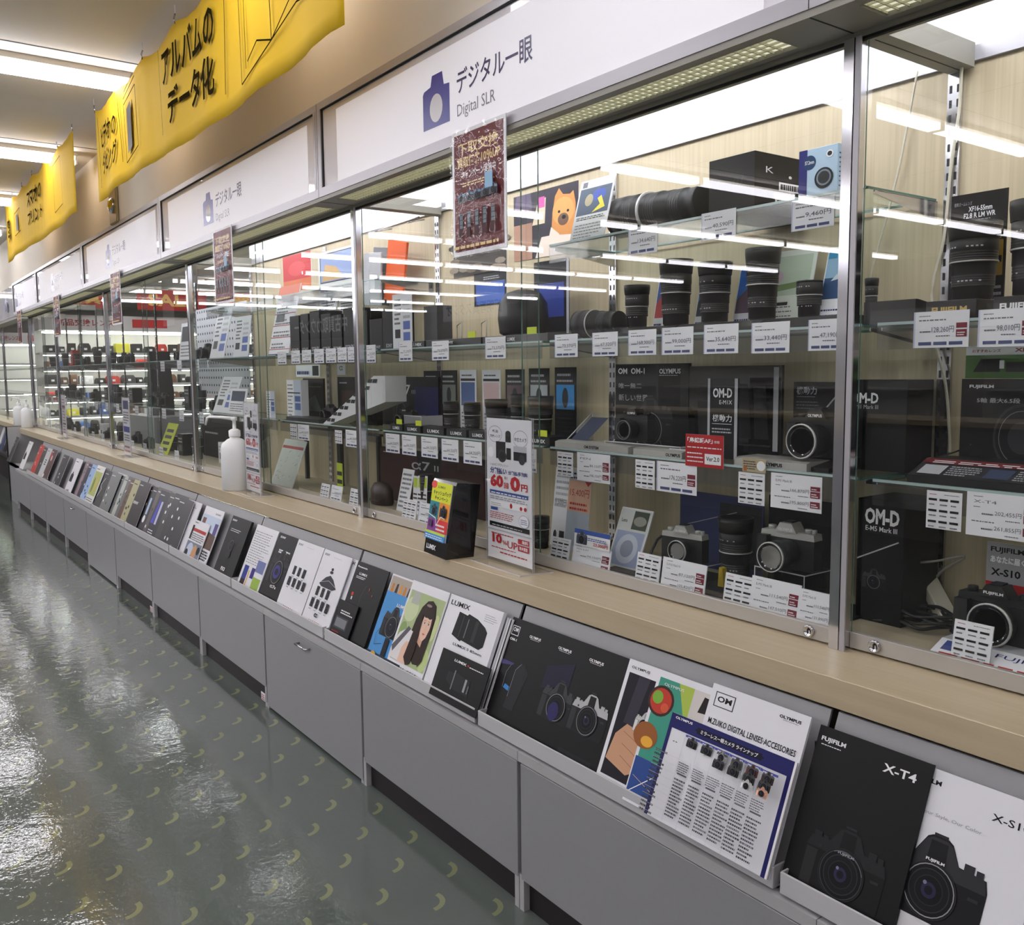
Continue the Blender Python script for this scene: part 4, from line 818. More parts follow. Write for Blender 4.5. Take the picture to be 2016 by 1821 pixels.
scard((1440, 520, 1478, 606), .25, d_sky(col(60, 120, 210), col(110, 90, 110)), 'card with bright blue sky picture left of the tallest lens')
def d_green(F): F.rect(0, 0, 1, 1, col(222, 224, 214)); F.rect(.04, .45, .94, .93, col(190, 200, 180)); F.poly([(.3, .5), (.9, .55), (.9, .62), (.3, .58)], col(120, 140, 90)); F.ell(.25, .68, .2, .1, col(200, 176, 190)); F.bars(.1, .08, .7, .36, 5, MG, duty=.25); F.rect(.1, .33, .6, .37, K_)
scard((1482, 490, 1588, 600), .30, d_green, 'large pale leaflet with green picture behind the tallest lens', lean=.05)
def d_boat(F): F.rect(0, 0, 1, 1, W_); F.rect(.04, .36, .96, .96, col(150, 186, 214)); F.rect(.04, .36, .96, .62, col(36, 74, 120)); F.poly([(.3, .58), (.9, .62), (.8, .68), (.5, .66)], col(214, 224, 230)); F.ell(.6, .76, .08, .06, col(40, 50, 70)); F.rect(.06, .86, .4, .94, col(60, 150, 200)); F.bars(.1, .08, .9, .28, 3, NAVY, duty=.3)
scard((1608, 482, 1658, 592), .20, d_boat, 'card with a boatman on blue water, right of the small prime lens', lean=.05)
# price tags, shelf 3 and shelf 2
for p, pr, wh in (((1237, 445, 1294, 500), '134,640', 'under the long telephoto lens'), ((1381, 415, 1449, 470), '40,590', 'under the black carton'), ((1559, 390, 1643, 450), '9,460', 'under the pale blue filter box')):
    ptag(p, YT, tg_price(pr), 'price tag reading %s on the top shelf, %s' % (pr, wh))
S2 = [((1092, 658, 1137, 703), '73,370'), ((1166, 654, 1216, 701), '67,320'), ((1237, 649, 1292, 699), '168,300'), ((1303, 644, 1365, 698), '99,000'), ((1386, 638, 1454, 696), '35,640'), ((1480, 634, 1555, 695), '33,440'), ((1592, 628, 1662, 690), '47,190')]
for p, pr in S2: ptag(p, YT, tg_price(pr), 'white price tag reading %s on the second shelf edge' % pr)
ptag((1800, 612, 1909, 684), YT, tg_price('128,260', red=1), 'price tag reading 128,260 with red labels, right of the chrome post')
ptag((1927, 607, 2040, 682), YT, tg_price('98,010', red=1), 'price tag reading 98,010 cut by the right edge')
# ------------------------------------------------------------------ shelf 1 (third from the top): black display with cameras
def d_om(F):
    F.text('OM  OM-1', .04, .88, .42, .95, W_, .02); F.text('OLYMPUS', .62, .88, .90, .94, W_, .03); F.bars(.62, .86, .88, .87, 1, W_); F.text('唯一無二', .05, .70, .38, .77, LG); F.text('新しい世界へ', .05, .55, .55, .63, LG); cam_g(F, .50, .26, .60, (28, 28, 30), (50, 50, 54))
x0, x1, z0, z1 = span(1212, 716, 1356, 880, .32); card('display_board', x0, x1, SZ[1], z1, .32, d_om, 'tall black board with white brand lettering and Japanese lines on the third shelf', 'display board', COVERB, th=.012)
def d_mirr(F):  # grey shapes painted on the board as mirrored reflections
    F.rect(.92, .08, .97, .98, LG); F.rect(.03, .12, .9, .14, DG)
    for i, (x, h) in enumerate(((.12, .6), (.34, .7), (.56, .8), (.74, .78))): F.poly([(x, .2), (x+.14, .2), (x+.10, h), (x-.02, h)], col(34, 34, 38)); F.line([(x, .2), (x-.02, h)], .002, DG)
x0, x1, z0, z1 = span(1358, 720, 1540, 890, .30); card('display_board', x0, x1, SZ[1], z1, .30, d_mirr, 'wide glossy black board behind the narrow clear edged plate', 'display board', mat('gloss_black', (18, 18, 20), .06, spec=.8), th=.01)
def d_omd(F):
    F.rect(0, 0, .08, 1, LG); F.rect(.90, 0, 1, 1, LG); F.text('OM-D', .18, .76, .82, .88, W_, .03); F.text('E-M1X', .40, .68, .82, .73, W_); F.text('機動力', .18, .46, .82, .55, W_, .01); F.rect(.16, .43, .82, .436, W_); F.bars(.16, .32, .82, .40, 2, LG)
x0, x1, z0, z1 = span(1394, 745, 1453, 888, .21); card('display_board', x0, x1, SZ[1], z1, .21, d_omd, 'narrow dark lettered plate with clear bright edges, centre of the third shelf', 'display board', COVERB, th=.006)
def d_kid(F): F.text('機動力', .06, .84, .45, .94, LG, .02); F.rect(.06, .81, .42, .815, LG); F.bars(.06, .66, .5, .78, 3, MG, duty=.3); F.line([(.3, .4), (.85, .86)], .004, LG)
x0, x1, z0, z1 = span(1563, 752, 1668, 900, .33); card('display_board', x0, x1, SZ[1], z1, .33, d_kid, 'black board with 機動力 in grey letters, left of the chrome post', 'display board', COVERB, th=.01)
def d_omd2(F): F.text('OM-D', .12, .74, .56, .86, W_, .03); F.text('E-M1 Mark III', .15, .68, .56, .725, LG)
x0, x1, z0, z1 = span(1662, 748, 1788, 940, .25); carton(x0, x1, .25, .36, SZ[1], z1, 'tall black lettered box right of the chrome post', COVERB, d_omd2, cat='display board', name='display_board')
xc = at(1262, 838, Y=.20)
acryl_box(at(1195, 870, Y=.15).x, at(1345, 870, Y=.15).x, .14, .26, SZ[1], SZ[1]+.03, 'low clear riser under the black camera on the third shelf')
camera(xc.x-.02, .20, SZ[1]+.0305, .125, 'black camera on a clear riser in front of the tall lettered board', txt='OLYMPUS', lr=.03)
acryl_box(at(1318, 850, Y=.13).x, at(1356, 850, Y=.13).x, .13, .17, SZ[1], SZ[1]+.025, 'small clear acrylic cube on the third shelf', 'acrylic_cube')
xc = at(1608, 880, Y=.19)
tag(MB().xprism([(0, 0), (0, .010), (.13, .030), (.13, 0)], 0, .20, BLACK).build('product_platform', loc=(xc.x-.12, .125, SZ[1])), 'sloping black base under the camera with the widest lens', 'display platform')
camera(xc.x+.0, .205, SZ[1]+.028, .15, 'black camera with the widest lens, left of the chrome post on the third shelf', txt='OLYMPUS', lr=.036, ll=.06, ring=SILVER)
def base_bar(p, lb, tx_=None, m=None, sh=1):
    x0, x1, z0, z1 = span(*p, .115); b = MB(); h = .018; b.xprism([(0, 0), (0, h), (.016, h+.004), (.09, h+.004), (.09, 0)], 0, x1-x0, m or ALU); F = Face(b, (0, 0, 0), (1, 0, 0), (0, 0, 1), x1-x0, h)
    if tx_: F.text(tx_[0], tx_[1], .25, tx_[2], .75, K_ if m is not BLACK else W_, .04)
    return tag(b.build('name_platform', loc=(x0, .108, SZ[sh])), lb, 'display platform')
base_bar((1096, 873, 1240, 890), 'silver base plate at the left end of the third shelf', ('OM SYSTEM', .42, .62))
base_bar((1250, 885, 1346, 915), 'silver base plate with black lettering, left of the red card', ('OLYMPUS', .68, .97))
base_bar((1450, 905, 1592, 932), 'silver base plate with black lettering, under the widest lens', ('OLYMPUS', .40, .68))
b = MB(); b.add([(0, 0, 0), (.21, 0, 0), (.21, .13, .10), (0, .13, .10)], [(0, 1, 2, 3)], ACRYL); b.tube([(0, 0, 0), (0, .13, .10)], .002, ACRYLE, 5); b.tube([(.21, 0, 0), (.21, .13, .10)], .002, ACRYLE, 5); b.tube([(0, 0, 0), (.21, 0, 0)], .002, ACRYLE, 5); b.tube([(0, .13, 0), (0, .13, .10)], .002, ACRYLE, 5); b.tube([(.21, .13, 0), (.21, .13, .10)], .002, ACRYLE, 5)
b.add([(.02, .015, .013), (.10, .015, .013), (.10, .11, .086), (.02, .11, .086)], [(0, 1, 2, 3)], col(60, 66, 90)); tag(b.build('acrylic_easel', loc=(at(1106, 875, Y=.14).x, .14, SZ[1]+.004)), 'clear sloping acrylic easel at the left end of the third shelf', 'easel')
def d_tori(F): F.rect(0, 0, 1, 1, RED); F.text('「鳥認識AF」', .05, .74, .72, .90, W_, .03); F.text('搭載', .76, .76, .90, .84, W_); F.bars(.05, .58, .95, .68, 1, W_, duty=.3, ragged=0); F.bars(.05, .14, .48, .52, 3, W_, duty=.3); F.rect(.52, .10, .94, .42, W_); F.text('Ver.2.0', .56, .20, .90, .34, DG, .02)
ptag((1350, 856, 1425, 920), YT-.003, d_tori, 'red card reading 鳥認識AF with Ver.2.0 on white', cat='card', name='promo_card', group=None)
def d_gold(F): F.rect(0, 0, 1, 1, col(176, 160, 130)); F.ell(.8, .5, .18, .36, W_); F.bars(.05, .2, .6, .9, 4, DG); F.rect(.05, .05, .2, .4, col(170, 100, 50))
ptag((1462, 903, 1508, 930), YT-.003, d_gold, 'small tan promotional label above an info tag on the third shelf', cat='label', name='promo_label', group=None)
I1 = [((1097, 890, 1128, 937), 'leftmost, below the clear easel'), ((1251, 906, 1289, 962), 'left of the 176,220 tag'), ((1454, 931, 1506, 993), 'under the small tan label')]
for p, wh in I1: ptag(p, YT, tg_info, 'info tag with rows of black bars on third shelf, '+wh, name='info_tag', cat='info tag')
ptag((1136, 893, 1201, 949), YT, tg_wide('84,150', '106,150', 'PEN'), 'price tag below the silver plate at the left end of the third shelf')
ptag((1293, 911, 1372, 971), YT, tg_price('176,220', red=1), 'price tag reading 176,220 with red labels, below the red card')
ptag((1518, 935, 1619, 1005), YT, tg_wide('166,870', '195,800', 'E-M1 Mark III'), 'wide price tag reading 166,870 and 195,800 on third shelf edge')
ptag((1825, 968, 1895, 1043), YT, tg_info, 'info tag with black bars on third shelf edge, right of the chrome post', name='info_tag', cat='info tag')
ptag((1904, 974, 2050, 1062), YT, tg_wide('202,455', '261,855', 'X-T4'), 'wide price tag reading 202,455 and 261,855 at the right edge')
# ------------------------------------------------------------------ case floor, same unit
def lean_tag(p, dr, lb, Y=.05, nm='price_tag', ct_='price tag', lean=.012):
    x0, x1, z0, z1 = span(*p, Y); return card(nm, x0, x1, max(z0, FZ), z1, Y, dr, lb, ct_, lean=lean, th=.003, group='tags standing on the case floor')
lean_tag((1082, 1060, 1118, 1104), tg_info, 'info tag on the case floor right of the clear sign stand', nm='info_tag', ct_='info tag')
lean_tag((1124, 1078, 1198, 1126), tg_wide('94,150', None, 'PEN E-P7'), 'price tag on the case floor under the blue headed card', Y=.045)
def d_bl(F): F.rect(0, 0, 1, 1, W_); F.rect(0, .72, 1, 1, col(60, 90, 170)); cam_g(F, .22, .42, .30, (50, 60, 80)); F.text('23,000円', .56, .10, .96, .34, RED, .02); F.bars(.4, .4, .95, .62, 2, col(60, 90, 170))
x0, x1, z0, z1 = span(1134, 1046, 1204, 1078, .06); card('promo_card', x0, x1, z0, z1, .052, d_bl, 'small card with a blue band and 23,000 in red on the case floor', 'card', lean=.004, foot=False)
lean_tag((1250, 1092, 1296, 1144), tg_info, 'info tag on the case floor, left of the 87,120 tag', nm='info_tag', ct_='info tag')
lean_tag((1300, 1106, 1386, 1170), tg_wide('87,120', '105,820', 'E-M10 Mark IV'), 'price tag reading 87,120 in front of the middle silver camera')
lean_tag((1423, 1134, 1480, 1194), tg_info, 'info tag on the case floor, left of the 111,540 tag', nm='info_tag', ct_='info tag')
lean_tag((1475, 1144, 1572, 1214), tg_wide('111,540', '147,510', 'E-M5 Mark III'), 'price tag reading 111,540 in front of the right silver camera')
lean_tag((1568, 1168, 1650, 1232), tg_wide('111,540', '131,890', 'E-M5 Mark III'), 'price tag cut by the chrome post at the right end of the case floor', Y=.048)
lean_tag((1874, 1228, 1951, 1298), tg_info, 'info tag on the case floor near the coiled black cable', nm='info_tag', ct_='info tag')
tag(B((0, 0, 0), (at(1655, 1180, Y=.12).x-at(1210, 1090, Y=.12).x, .20, .006), mat('black_felt', (22, 22, 26), .8)).build('display_mat', loc=(at(1210, 1090, Y=.12).x, .085, FZ)), 'flat black display mat under the silver cameras on the case floor', 'mat')
FZ2 = FZ+.0065
def riser_at(p, w): return acryl_box(p.x-.075, p.x+.075, .13, .24, FZ2, p.z, 'clear riser under the %s silver topped camera' % w)
xc = at(1348, 1106, Y=.17); riser_at(xc, 'middle'); camera(xc.x, .17, xc.z+.0005, .135, 'silver topped camera with pancake style lens, middle of the case floor', top=SILVER, ring=SILVER, lr=.029, ll=.03, rz=R(8), txt='OLYMPUS', grip=False, strap=True)
xc = at(1556, 1118, Y=.175); riser_at(xc, 'right'); camera(xc.x, .175, xc.z+.0005, .15, 'silver topped camera with a large lens, right end of the case floor', top=SILVER, ring=SILVER, lr=.032, ll=.07, rz=R(4), txt='OLYMPUS')
xc = at(1175, 1048, Y=.2); camera(xc.x, .20, FZ, .11, 'small silver camera behind the blue headed card', top=SILVER, ring=MG, lr=.026, ll=.03, hump=False, rz=R(10))
lens_at((1414, 1482, 1018, 1106), 'black lens with one yellow patch between the two silver cameras', .22, sh=0, up=.0065)
tag(MB().prism([(0, 0), (.02, 0), (.016, .05), (.004, .052)], 0, .03, col(186, 160, 50)).build('yellow_tag', loc=(at(1416, 1100, Y=.17).x, .165, FZ2)), 'small yellow tag standing beside the black lens on the case floor', 'tag')
lens_at((1047, 1084, 1016, 1092), 'grey standing lens seen just right of the clear sign stand', .14, sh=0, hood=False)
def d_blis(F): F.rect(.02, .02, .98, .98, col(206, 208, 206)); F.rect(.45, .66, .92, .96, col(70, 78, 66)); F.ell(.68, .80, .2, .08, col(150, 150, 140)); F.text('Lens', .10, .76, .28, .82, DG, .02); F.rect(.06, .06, .94, .62, col(156, 166, 196)); F.ell(.5, .34, .34, .24, col(196, 202, 216)); F.ell(.5, .34, .20, .14, col(150, 158, 176))
x0, x1, z0, z1 = span(1207, 998, 1268, 1080, .15); card('blister_pack', x0, x1, FZ, z1-.01, .12, d_blis, 'grey blister pack leaning back on the case floor', 'pack', lean=.07, th=.004)
def d_fly1(F): F.bars(.1, .5, .9, .95, 6, LG); F.text('9,500円', .1, .52, .8, .60, MG); F.rect(.5, .05, .8, .2, DG); F.ell(.25, .14, .1, .06, DG)
def d_fly2(F): F.rect(0, 0, 1, 1, col(176, 186, 200)); F.rect(0, .48, 1, .86, col(226, 178, 152)); F.text('15,400円', .08, .66, .92, .76, RED); F.bars(.1, .50, .9, .62, 2, RED); F.bars(.05, .88, .95, .98, 2, DG); F.poly([(.7, .86), (1, .86), (.85, .80)], RED)
x0, x1, z0, z1 = span(1054, 925, 1086, 1060, .14); card('leaflet', x0, x1, FZ, z1, .20, d_fly1, 'tall white leaflet in the case beside the sign stand', 'leaflet', lean=.03)
x0, x1, z0, z1 = span(1086, 928, 1130, 1055, .14); card('leaflet', x0, x1, FZ, z1, .19, d_fly2, 'blue-grey leaflet with a salmon panel on the case floor', 'leaflet', lean=.03)
def d_wall(F): F.rect(0, 0, 1, 1, col(60, 66, 110)); F.rect(.5, .1, .98, .9, DG); F.line([(0, .5), (.7, .8)], .002, LG)
x0, x1, z0, z1 = span(1335, 975, 1500, 1080, .33); card('display_board', x0, x1, FZ, z1, .34, d_wall, 'dim blue and black board at the back of the case floor', 'display board', COVERB)
x0, x1, z0, z1 = span(1505, 985, 1660, 1110, .33); card('display_board', x0, x1, FZ, z1, .35, None, 'plain black board behind the right silver camera', 'display board', COVERB)
def d_m5(F): F.text('OM-D', .16, .80, .90, .93, W_, .04); F.text('E-M5 Mark III', .18, .745, .86, .785, W_, .01); F.line([(0, .5), (.9, .68)], .003, LG); cam_g(F, .4, .34, .5, (26, 26, 28), (60, 60, 64))
x0, x1, z0, z1 = span(1690, 985, 1782, 1210, .20); carton(x0, x1, .20, .35, FZ, z1, 'large black lettered box standing on the case floor right of the chrome post', COVERB, d_m5)
# ------------------------------------------------------------------ right unit (cut by the frame)
def d_xf(F): F.text('標準ズームレンズ', .06, .91, .38, .94, LG); F.text('XF16-55mm', .32, .86, .74, .90, W_, .02); F.text('F2.8 R LM WR', .24, .81, .80, .85, W_, .02); F.bars(.24, .79, .75, .80, 1, LG); F.rect(.78, .35, .96, .62, col(176, 140, 40)); F.rect(.80, .45, .94, .50, DK); F.bars(.78, .15, .96, .3, 3, LG)
x0, x1, z0, z1 = span(1874, 378, 1985, 590, .24); card('display_card', x0, x1, SZ[2], z1, .24, d_xf, 'black card with grey lens lettering behind a large black lens', 'card', COVERB, th=.003)
def fuji_base(px0, px1, gold, lb):
    x0 = at(px0, 600, Y=.12).x; x1 = at(px1, 600, Y=.12).x; b = MB(); b.box((0, 0, 0), (x1-x0, .13, .040), BLACK, .001)
    Face(b, (0, 0, 0), (1, 0, 0), (0, 0, 1), x1-x0, .04).text('FUJIFILM', .12, .28, .82, .68, col(206, 176, 110) if gold else W_, .04); return tag(b.build('product_platform', loc=(x0, .115, SZ[2])), lb, 'display platform')
fuji_base(1826, 1925, True, 'black base lettered in gold, right of the chrome post'); fuji_base(1958, 2070, False, 'black base lettered in white at the right edge')
lens_at((1868, 1962, 440, 572), 'large black zoom lens standing on the gold lettered base', .18, up=.0405, steps=5)
lens_at((1988, 2080, 395, 565), 'large black lens cut by the right edge on the white lettered base', .18, up=.0405, steps=5)
def d_grn(F): F.rect(0, 0, 1, 1, W_); F.rect(0, 0, 1, .72, col(70, 110, 50)); F.text('おすすめレンズ', .08, .80, .45, .90, RED, .02); F.text('XF70', .62, .80, .9, .92, RED, .03); F.poly([(.1, .2), (.45, .2), (.45, .6), (.2, .6)], DK); F.rect(.52, .2, .9, .5, DG); F.rect(.44, .3, .5, .55, W_)
x0, x1, z0, z1 = span(1902, 680, 2060, 745, .30); card('promo_card', x0, x1, z0, z1, .302, d_grn, 'green and white lens card above the black lettered board', 'card')
def d_fb(F): F.text('FUJIFILM', .10, .90, .40, .94, W_, .03); F.text('5軸 最大6.5段', .20, .76, .72, .81, LG, .01); F.ell(.75, .42, .34, .34, DG); F.ell(.75, .42, .31, .31, DK); F.ring(.75, .42, .27, .27, .03, MG); F.ell(.75, .42, .16, .16, DG)
x0, x1, z0, z1 = span(1894, 746, 2060, 890, .30); card('display_board', x0, x1, SZ[1], z1, .30, d_fb, 'black lettered board with a large lens ring at right edge', 'display board', COVERB, th=.012)
def d_slope(F):
    F.rect(0, .72, 1, 1, col(110, 34, 40)); F.bars(.05, .76, .95, .94, 2, W_)
    for i in range(3): F.rect(.03+.33*i, .1, .15+.33*i, .62, [LG, col(60, 70, 96), col(120, 126, 150)][i]); F.bars(.17+.33*i, .1, .33+.33*i, .66, 5, LG)
x0 = at(1790, 940, Y=.12).x; b = MB(); b.xprism([(0, 0), (0, .016), (.075, .046), (.16, .046), (.16, 0)], 0, .42, BLACK); Face(b, (.004, 0, .0165), (1, 0, 0), (0, .075, .030), .412, .078).rect(0, 0, 1, 1, DG); d_slope(Face(b, (.004, -.0008, .0175), (1, 0, 0), (0, .075, .030), .412, .078))
tag(b.build('product_platform', loc=(x0, .112, SZ[1])), 'wide sloping black base with red headings and small pictures', 'display platform')
def d_xs(F): F.rect(0, .26, 1, 1, col(150, 150, 154)); F.text('FUJIFILM', .08, .80, .78, .92, K_, .03); F.text('あなたに届く', .08, .62, .80, .75, W_, .03); F.text('X-S10', .10, .38, .72, .52, K_, .03); F.rect(0, 0, 1, .26, RED); F.text('バリアングル', .1, .06, .6, .2, W_)
x0, x1, z0, z1 = span(1944, 1072, 2040, 1150, .22); card('display_card', x0, x1, z0-.03, z1, .22, d_xs, 'grey card with dark lettering above a red band', 'card', foot=False); 
tag(MB().tube([(0, 0, 0), (0, 0, .09)], .002, ACRYLE).build('card_prop', loc=(at(1990, 1200, Y=.23).x, .232, FZ)), 'thin clear prop behind the grey lettered card', 'prop')
x0 = at(1840, 1290, Y=.07).x; b = MB(); b.xprism([(0, 0), (0, .014), (.05, .034), (.17, .034), (.17, 0)], 0, .34, LG); F = Face(b, (.0, -.0006, .0145), (1, 0, 0), (0, .05, .02), .34, .052); F.rect(0, 0, 1, 1, COVER); F.rect(.04, .3, .3, .9, col(60, 76, 140)); F.text('FUJI X', .34, .5, .6, .8, NAVY); F.rect(.66, .3, .98, .9, col(60, 76, 160)); F.bars(.05, .05, .95, .22, 1, RED)
tag(b.build('leaflet_platform', loc=(x0, .05, FZ)), 'low pale base covered with blue printed labels, bottom right of case', 'display platform')
xc = at(1962, 1240, Y=.16); camera(xc.x, .165, FZ+.0345, .15, 'black camera with a silver ringed lens at the lower right edge', txt='FUJIFILM', lr=.038, ll=.03, ring=SILVER)
# power strip with plugs and the coiled cable
ps = empty('power_strip', (at(1868, 1222, Y=.30).x, .30, FZ), 0, 'white power strip leaning against the back panel with two grey plugs', 'power strip')
d_ = (at(1808, 1108, Y=.35)-at(1868, 1222, Y=.30)); d_.y = .05; Lp = d_.length
m = MB(); m.box((-.021, -.013, 0), (.021, .013, Lp), mat('ivory_plastic', (206, 200, 184), .4), .003); q = d_.to_track_quat('Z', 'Y').to_euler(); body = m.build('strip_body', ps); body.rotation_euler = q; body.location = (0, 0, .012)
for t in (.35, .62):
    m = MB(); m.box((-.014, -.04, -.012), (.014, -.0135, .012), mat('grey_plug', (150, 148, 140), .5), .002); k = m.build('plug', ps, rot=q); k.location = tuple(d_*t+Vector((.0, 0, .012)))
def cable(name, pts, r, m, label, cat='cable'):
    P = [Vector(p) for p in pts]; out = []
    for i in range(len(P)-1):
        a, b, c, d = P[max(i-1, 0)], P[i], P[i+1], P[min(i+2, len(P)-1)]
        for k in range(5):
            t = k/5; out.append(.5*((2*b)+(-a+c)*t+(2*a-5*b+4*c-d)*t*t+(-a+3*b-3*c+d)*t**3))
    out.append(P[-1]); o0 = out[0]; return tag(MB().tube([p-o0 for p in out], r, m, 6).build(name, loc=tuple(o0)), label, cat)
IV = mat('ivory_cable', (206, 200, 182), .45); GC = mat('grey_cable', (140, 138, 130), .5)
c0 = at(1815, 1235, Y=.22); pts = []
for k in range(46): a = k*.62; pts.append((c0.x+(.055+.012*math.sin(k*1.3))*math.cos(a), .24+(.045+.010*math.cos(k*1.7))*math.sin(a), FZ+.008+.0008*k+.004*math.sin(k*2.1)))
pts += [(c0.x-.09, .2, FZ+.006), (c0.x-.16, .23, FZ+.006)]; cable('coiled_cable', pts, .0038, BLACKM, 'black cable coiled in a loose heap at the bottom of the case')
cable('white_cable', [at(1895, 80, Y=.35), at(1893, 140, Y=.355), at(1888, 220, Y=.365), at(1872, 330, Y=.368), at(1858, 470, Y=.368), at(1836, 560, Y=.368), at(1838, 650, Y=.368), at(1845, 690, Y=.36), at(1862, 760, Y=.36), at(1870, 870, Y=.36), at(1868, 900, Y=.36)], .0035, IV, 'ivory cable hanging down beside the slotted rail at right')
cable('white_cable', [at(1806, 140, Y=.36), at(1790, 230, Y=.37), at(1770, 330, Y=.37), at(1745, 430, Y=.37), at(1720, 520, Y=.37), at(1700, 620, Y=.37)], .0028, IV, 'thin ivory cable slanting down the wooden back right of the chrome post')
cable('grey_cable', [at(1800, 1130, Y=.29), at(1790, 1110, Y=.28), at(1840, 1105, Y=.27), at(1900, 1095, Y=.26), at(1860, 1120, Y=.28), at(1845, 1135, Y=.29)], .003, GC, 'grey cable looping from the power strip')
cable('black_cable', [at(1786, 925, Y=.33), at(1830, 905, Y=.32), at(1880, 890, Y=.32), at(1912, 875, Y=.30)], .002, BLACKM, 'thin black cable crossing behind the sloping base at right')
# ================================================================== second unit (Lumix half and Sony half)
def wposter(p, Y, dr, lb, name='wall_poster', m=None, th=.002, cat='poster'):
    x0, x1, z0, z1 = span(*p, Y); return card(name, x0, x1, z0, z1, Y-.002, dr, lb, cat, m=m, th=th)
def d_dog(F):
    fur = col(206, 140, 78); wf = col(226, 210, 196)
    F.rect(0, 0, 1, 1, col(54, 50, 62)); F.rect(.0, 0, .3, .55, col(170, 130, 112)); F.poly([(0, .7), (.3, .75), (.28, 1), (.05, 1)], col(96, 84, 110)); F.poly([(.3, .5), (.4, .85), (.52, .88), (.5, .5)], col(210, 196, 170)); F.rect(.40, .74, .50, .9, col(200, 90, 160)); F.poly([(.35, 0), (.45, .3), (.9, .3), (1, .2), (1, 0)], wf)
    F.poly([(.6, .3), (.62, .62), (.66, .86), (.72, .96), (.78, .86), (.88, .84), (.93, .88), (.96, .7), (.96, .4), (.9, .26)], fur); F.ell(.78, .62, .16, .2, col(218, 160, 96)); F.ell(.78, .5, .08, .09, col(110, 84, 66)); F.ell(.79, .53, .03, .03, DK); F.ell(.72, .62, .018, .02, DK); F.ell(.85, .61, .018, .02, DK); F.poly([(.5, .0), (.6, .42), (.72, .3), (.75, .1)], wf); F.poly([(.86, .3), (.98, .36), (.98, .2)], fur)
wposter((1012, 372, 1140, 505), YB, d_dog, 'poster of a small orange dog on the wooden back panel')
def d_rock(F):
    F.rect(0, 0, 1, 1, col(70, 66, 62)); q = random.Random(5)
    for i in range(22): F.ell(q.random(), q.random(), .10, .09, [col(120, 108, 96), col(50, 48, 48), col(150, 138, 124)][i % 3], 7)
wposter((893, 470, 998, 540), YB, d_rock, 'brown rocky picture board behind the dark red hanging poster')
def d_bluep(F): F.rect(0, 0, 1, 1, DG); F.rect(.06, .04, .94, .7, col(70, 100, 176)); F.bars(.3, .78, .8, .9, 2, LG)
wposter((934, 535, 998, 600), YB, d_bluep, 'small poster with a blue picture under the rocky board')
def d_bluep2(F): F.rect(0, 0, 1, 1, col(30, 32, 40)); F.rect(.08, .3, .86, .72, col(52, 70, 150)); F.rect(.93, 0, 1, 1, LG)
wposter((1052, 512, 1121, 672), .30, d_bluep2, 'tall dark poster with a deep blue picture, clear edged', m=COVERB)
def d_or(F): F.rect(0, 0, 1, 1, col(222, 92, 36)); F.line([(.02, .02), (.98, .02)], .002, col(150, 60, 30))
b = MB(); b.T = Matrix.Rotation(R(12), 4, 'Y'); b.box((0, 0, -.27), (.17, .012, 0), col(222, 92, 36), .002); tag(b.build('orange_case', loc=(at(764, 462, Y=.30).x, .30, at(764, 470, Y=.30).z)), 'bright orange flat case hanging tilted high in the second unit', 'case')
b = MB(); b.T = Matrix.Rotation(R(8), 4, 'Y'); b.box((0, 0, -.26), (.16, .01, 0), mat('grey_fabric', (120, 120, 124), .9, noise=.1, scale=120), .002); tag(b.build('grey_case', loc=(at(735, 478, Y=.33).x, .33, at(735, 486, Y=.33).z)), 'dark grey flat case partly behind the orange one', 'case')
b = MB(); b.T = Matrix.Rotation(R(5), 4, 'Y'); b.box((0, 0, -.24), (.17, .01, 0), mat('light_grey_fabric', (172, 172, 176), .9, noise=.12, scale=150), .002); tag(b.build('grey_case', loc=(at(716, 490, Y=.28).x, .28, at(716, 498, Y=.28).z)), 'light mottled grey flat case left of the orange one', 'case')
tag(MB().tube([(0, 0, 0), (.50, 0, .01)], .003, CHROME).tube([(.1, 0, 0), (.1, .09, .02)], .003, CHROME).tube([(.4, 0, 0), (.4, .085, .02)], .003, CHROME).build('hanging_bar', loc=(at(716, 470, Y=.29).x, .297, at(716, 470, Y=.29).z+.02)), 'chrome bar carrying the grey and orange cases', 'bar')
def d_wt(F): F.rect(0, 0, 1, 1, col(224, 226, 230)); F.bars(.1, .45, .45, .95, 6, DG); F.rect(.55, .35, .9, .5, col(90, 110, 180)); F.rect(.55, .15, .9, .3, col(90, 110, 180)); F.rect(.12, .2, .4, .36, DG); F.bars(.55, .55, .9, .9, 3, LG)
scard((772, 578, 810, 668), .14, d_wt, 'tall white info card beside the black boxes on the second shelf', sh=2, lean=.0)
for i, (p, h) in enumerate((((700, 612, 722, 672), 0), ((727, 628, 752, 672), 0), ((752, 612, 774, 670), 0))):
    x0, x1, z0, z1 = span(*p, .16); carton(x0, x1, .16, .26, SZ[2], z1, ['black box just left of the second chrome post', 'shorter black lettered box beside the white info card', 'taller black box touching the white info card'][i], COVERB, lambda F: F.text('SONY', .3, .06, .85, .16, LG, .02))
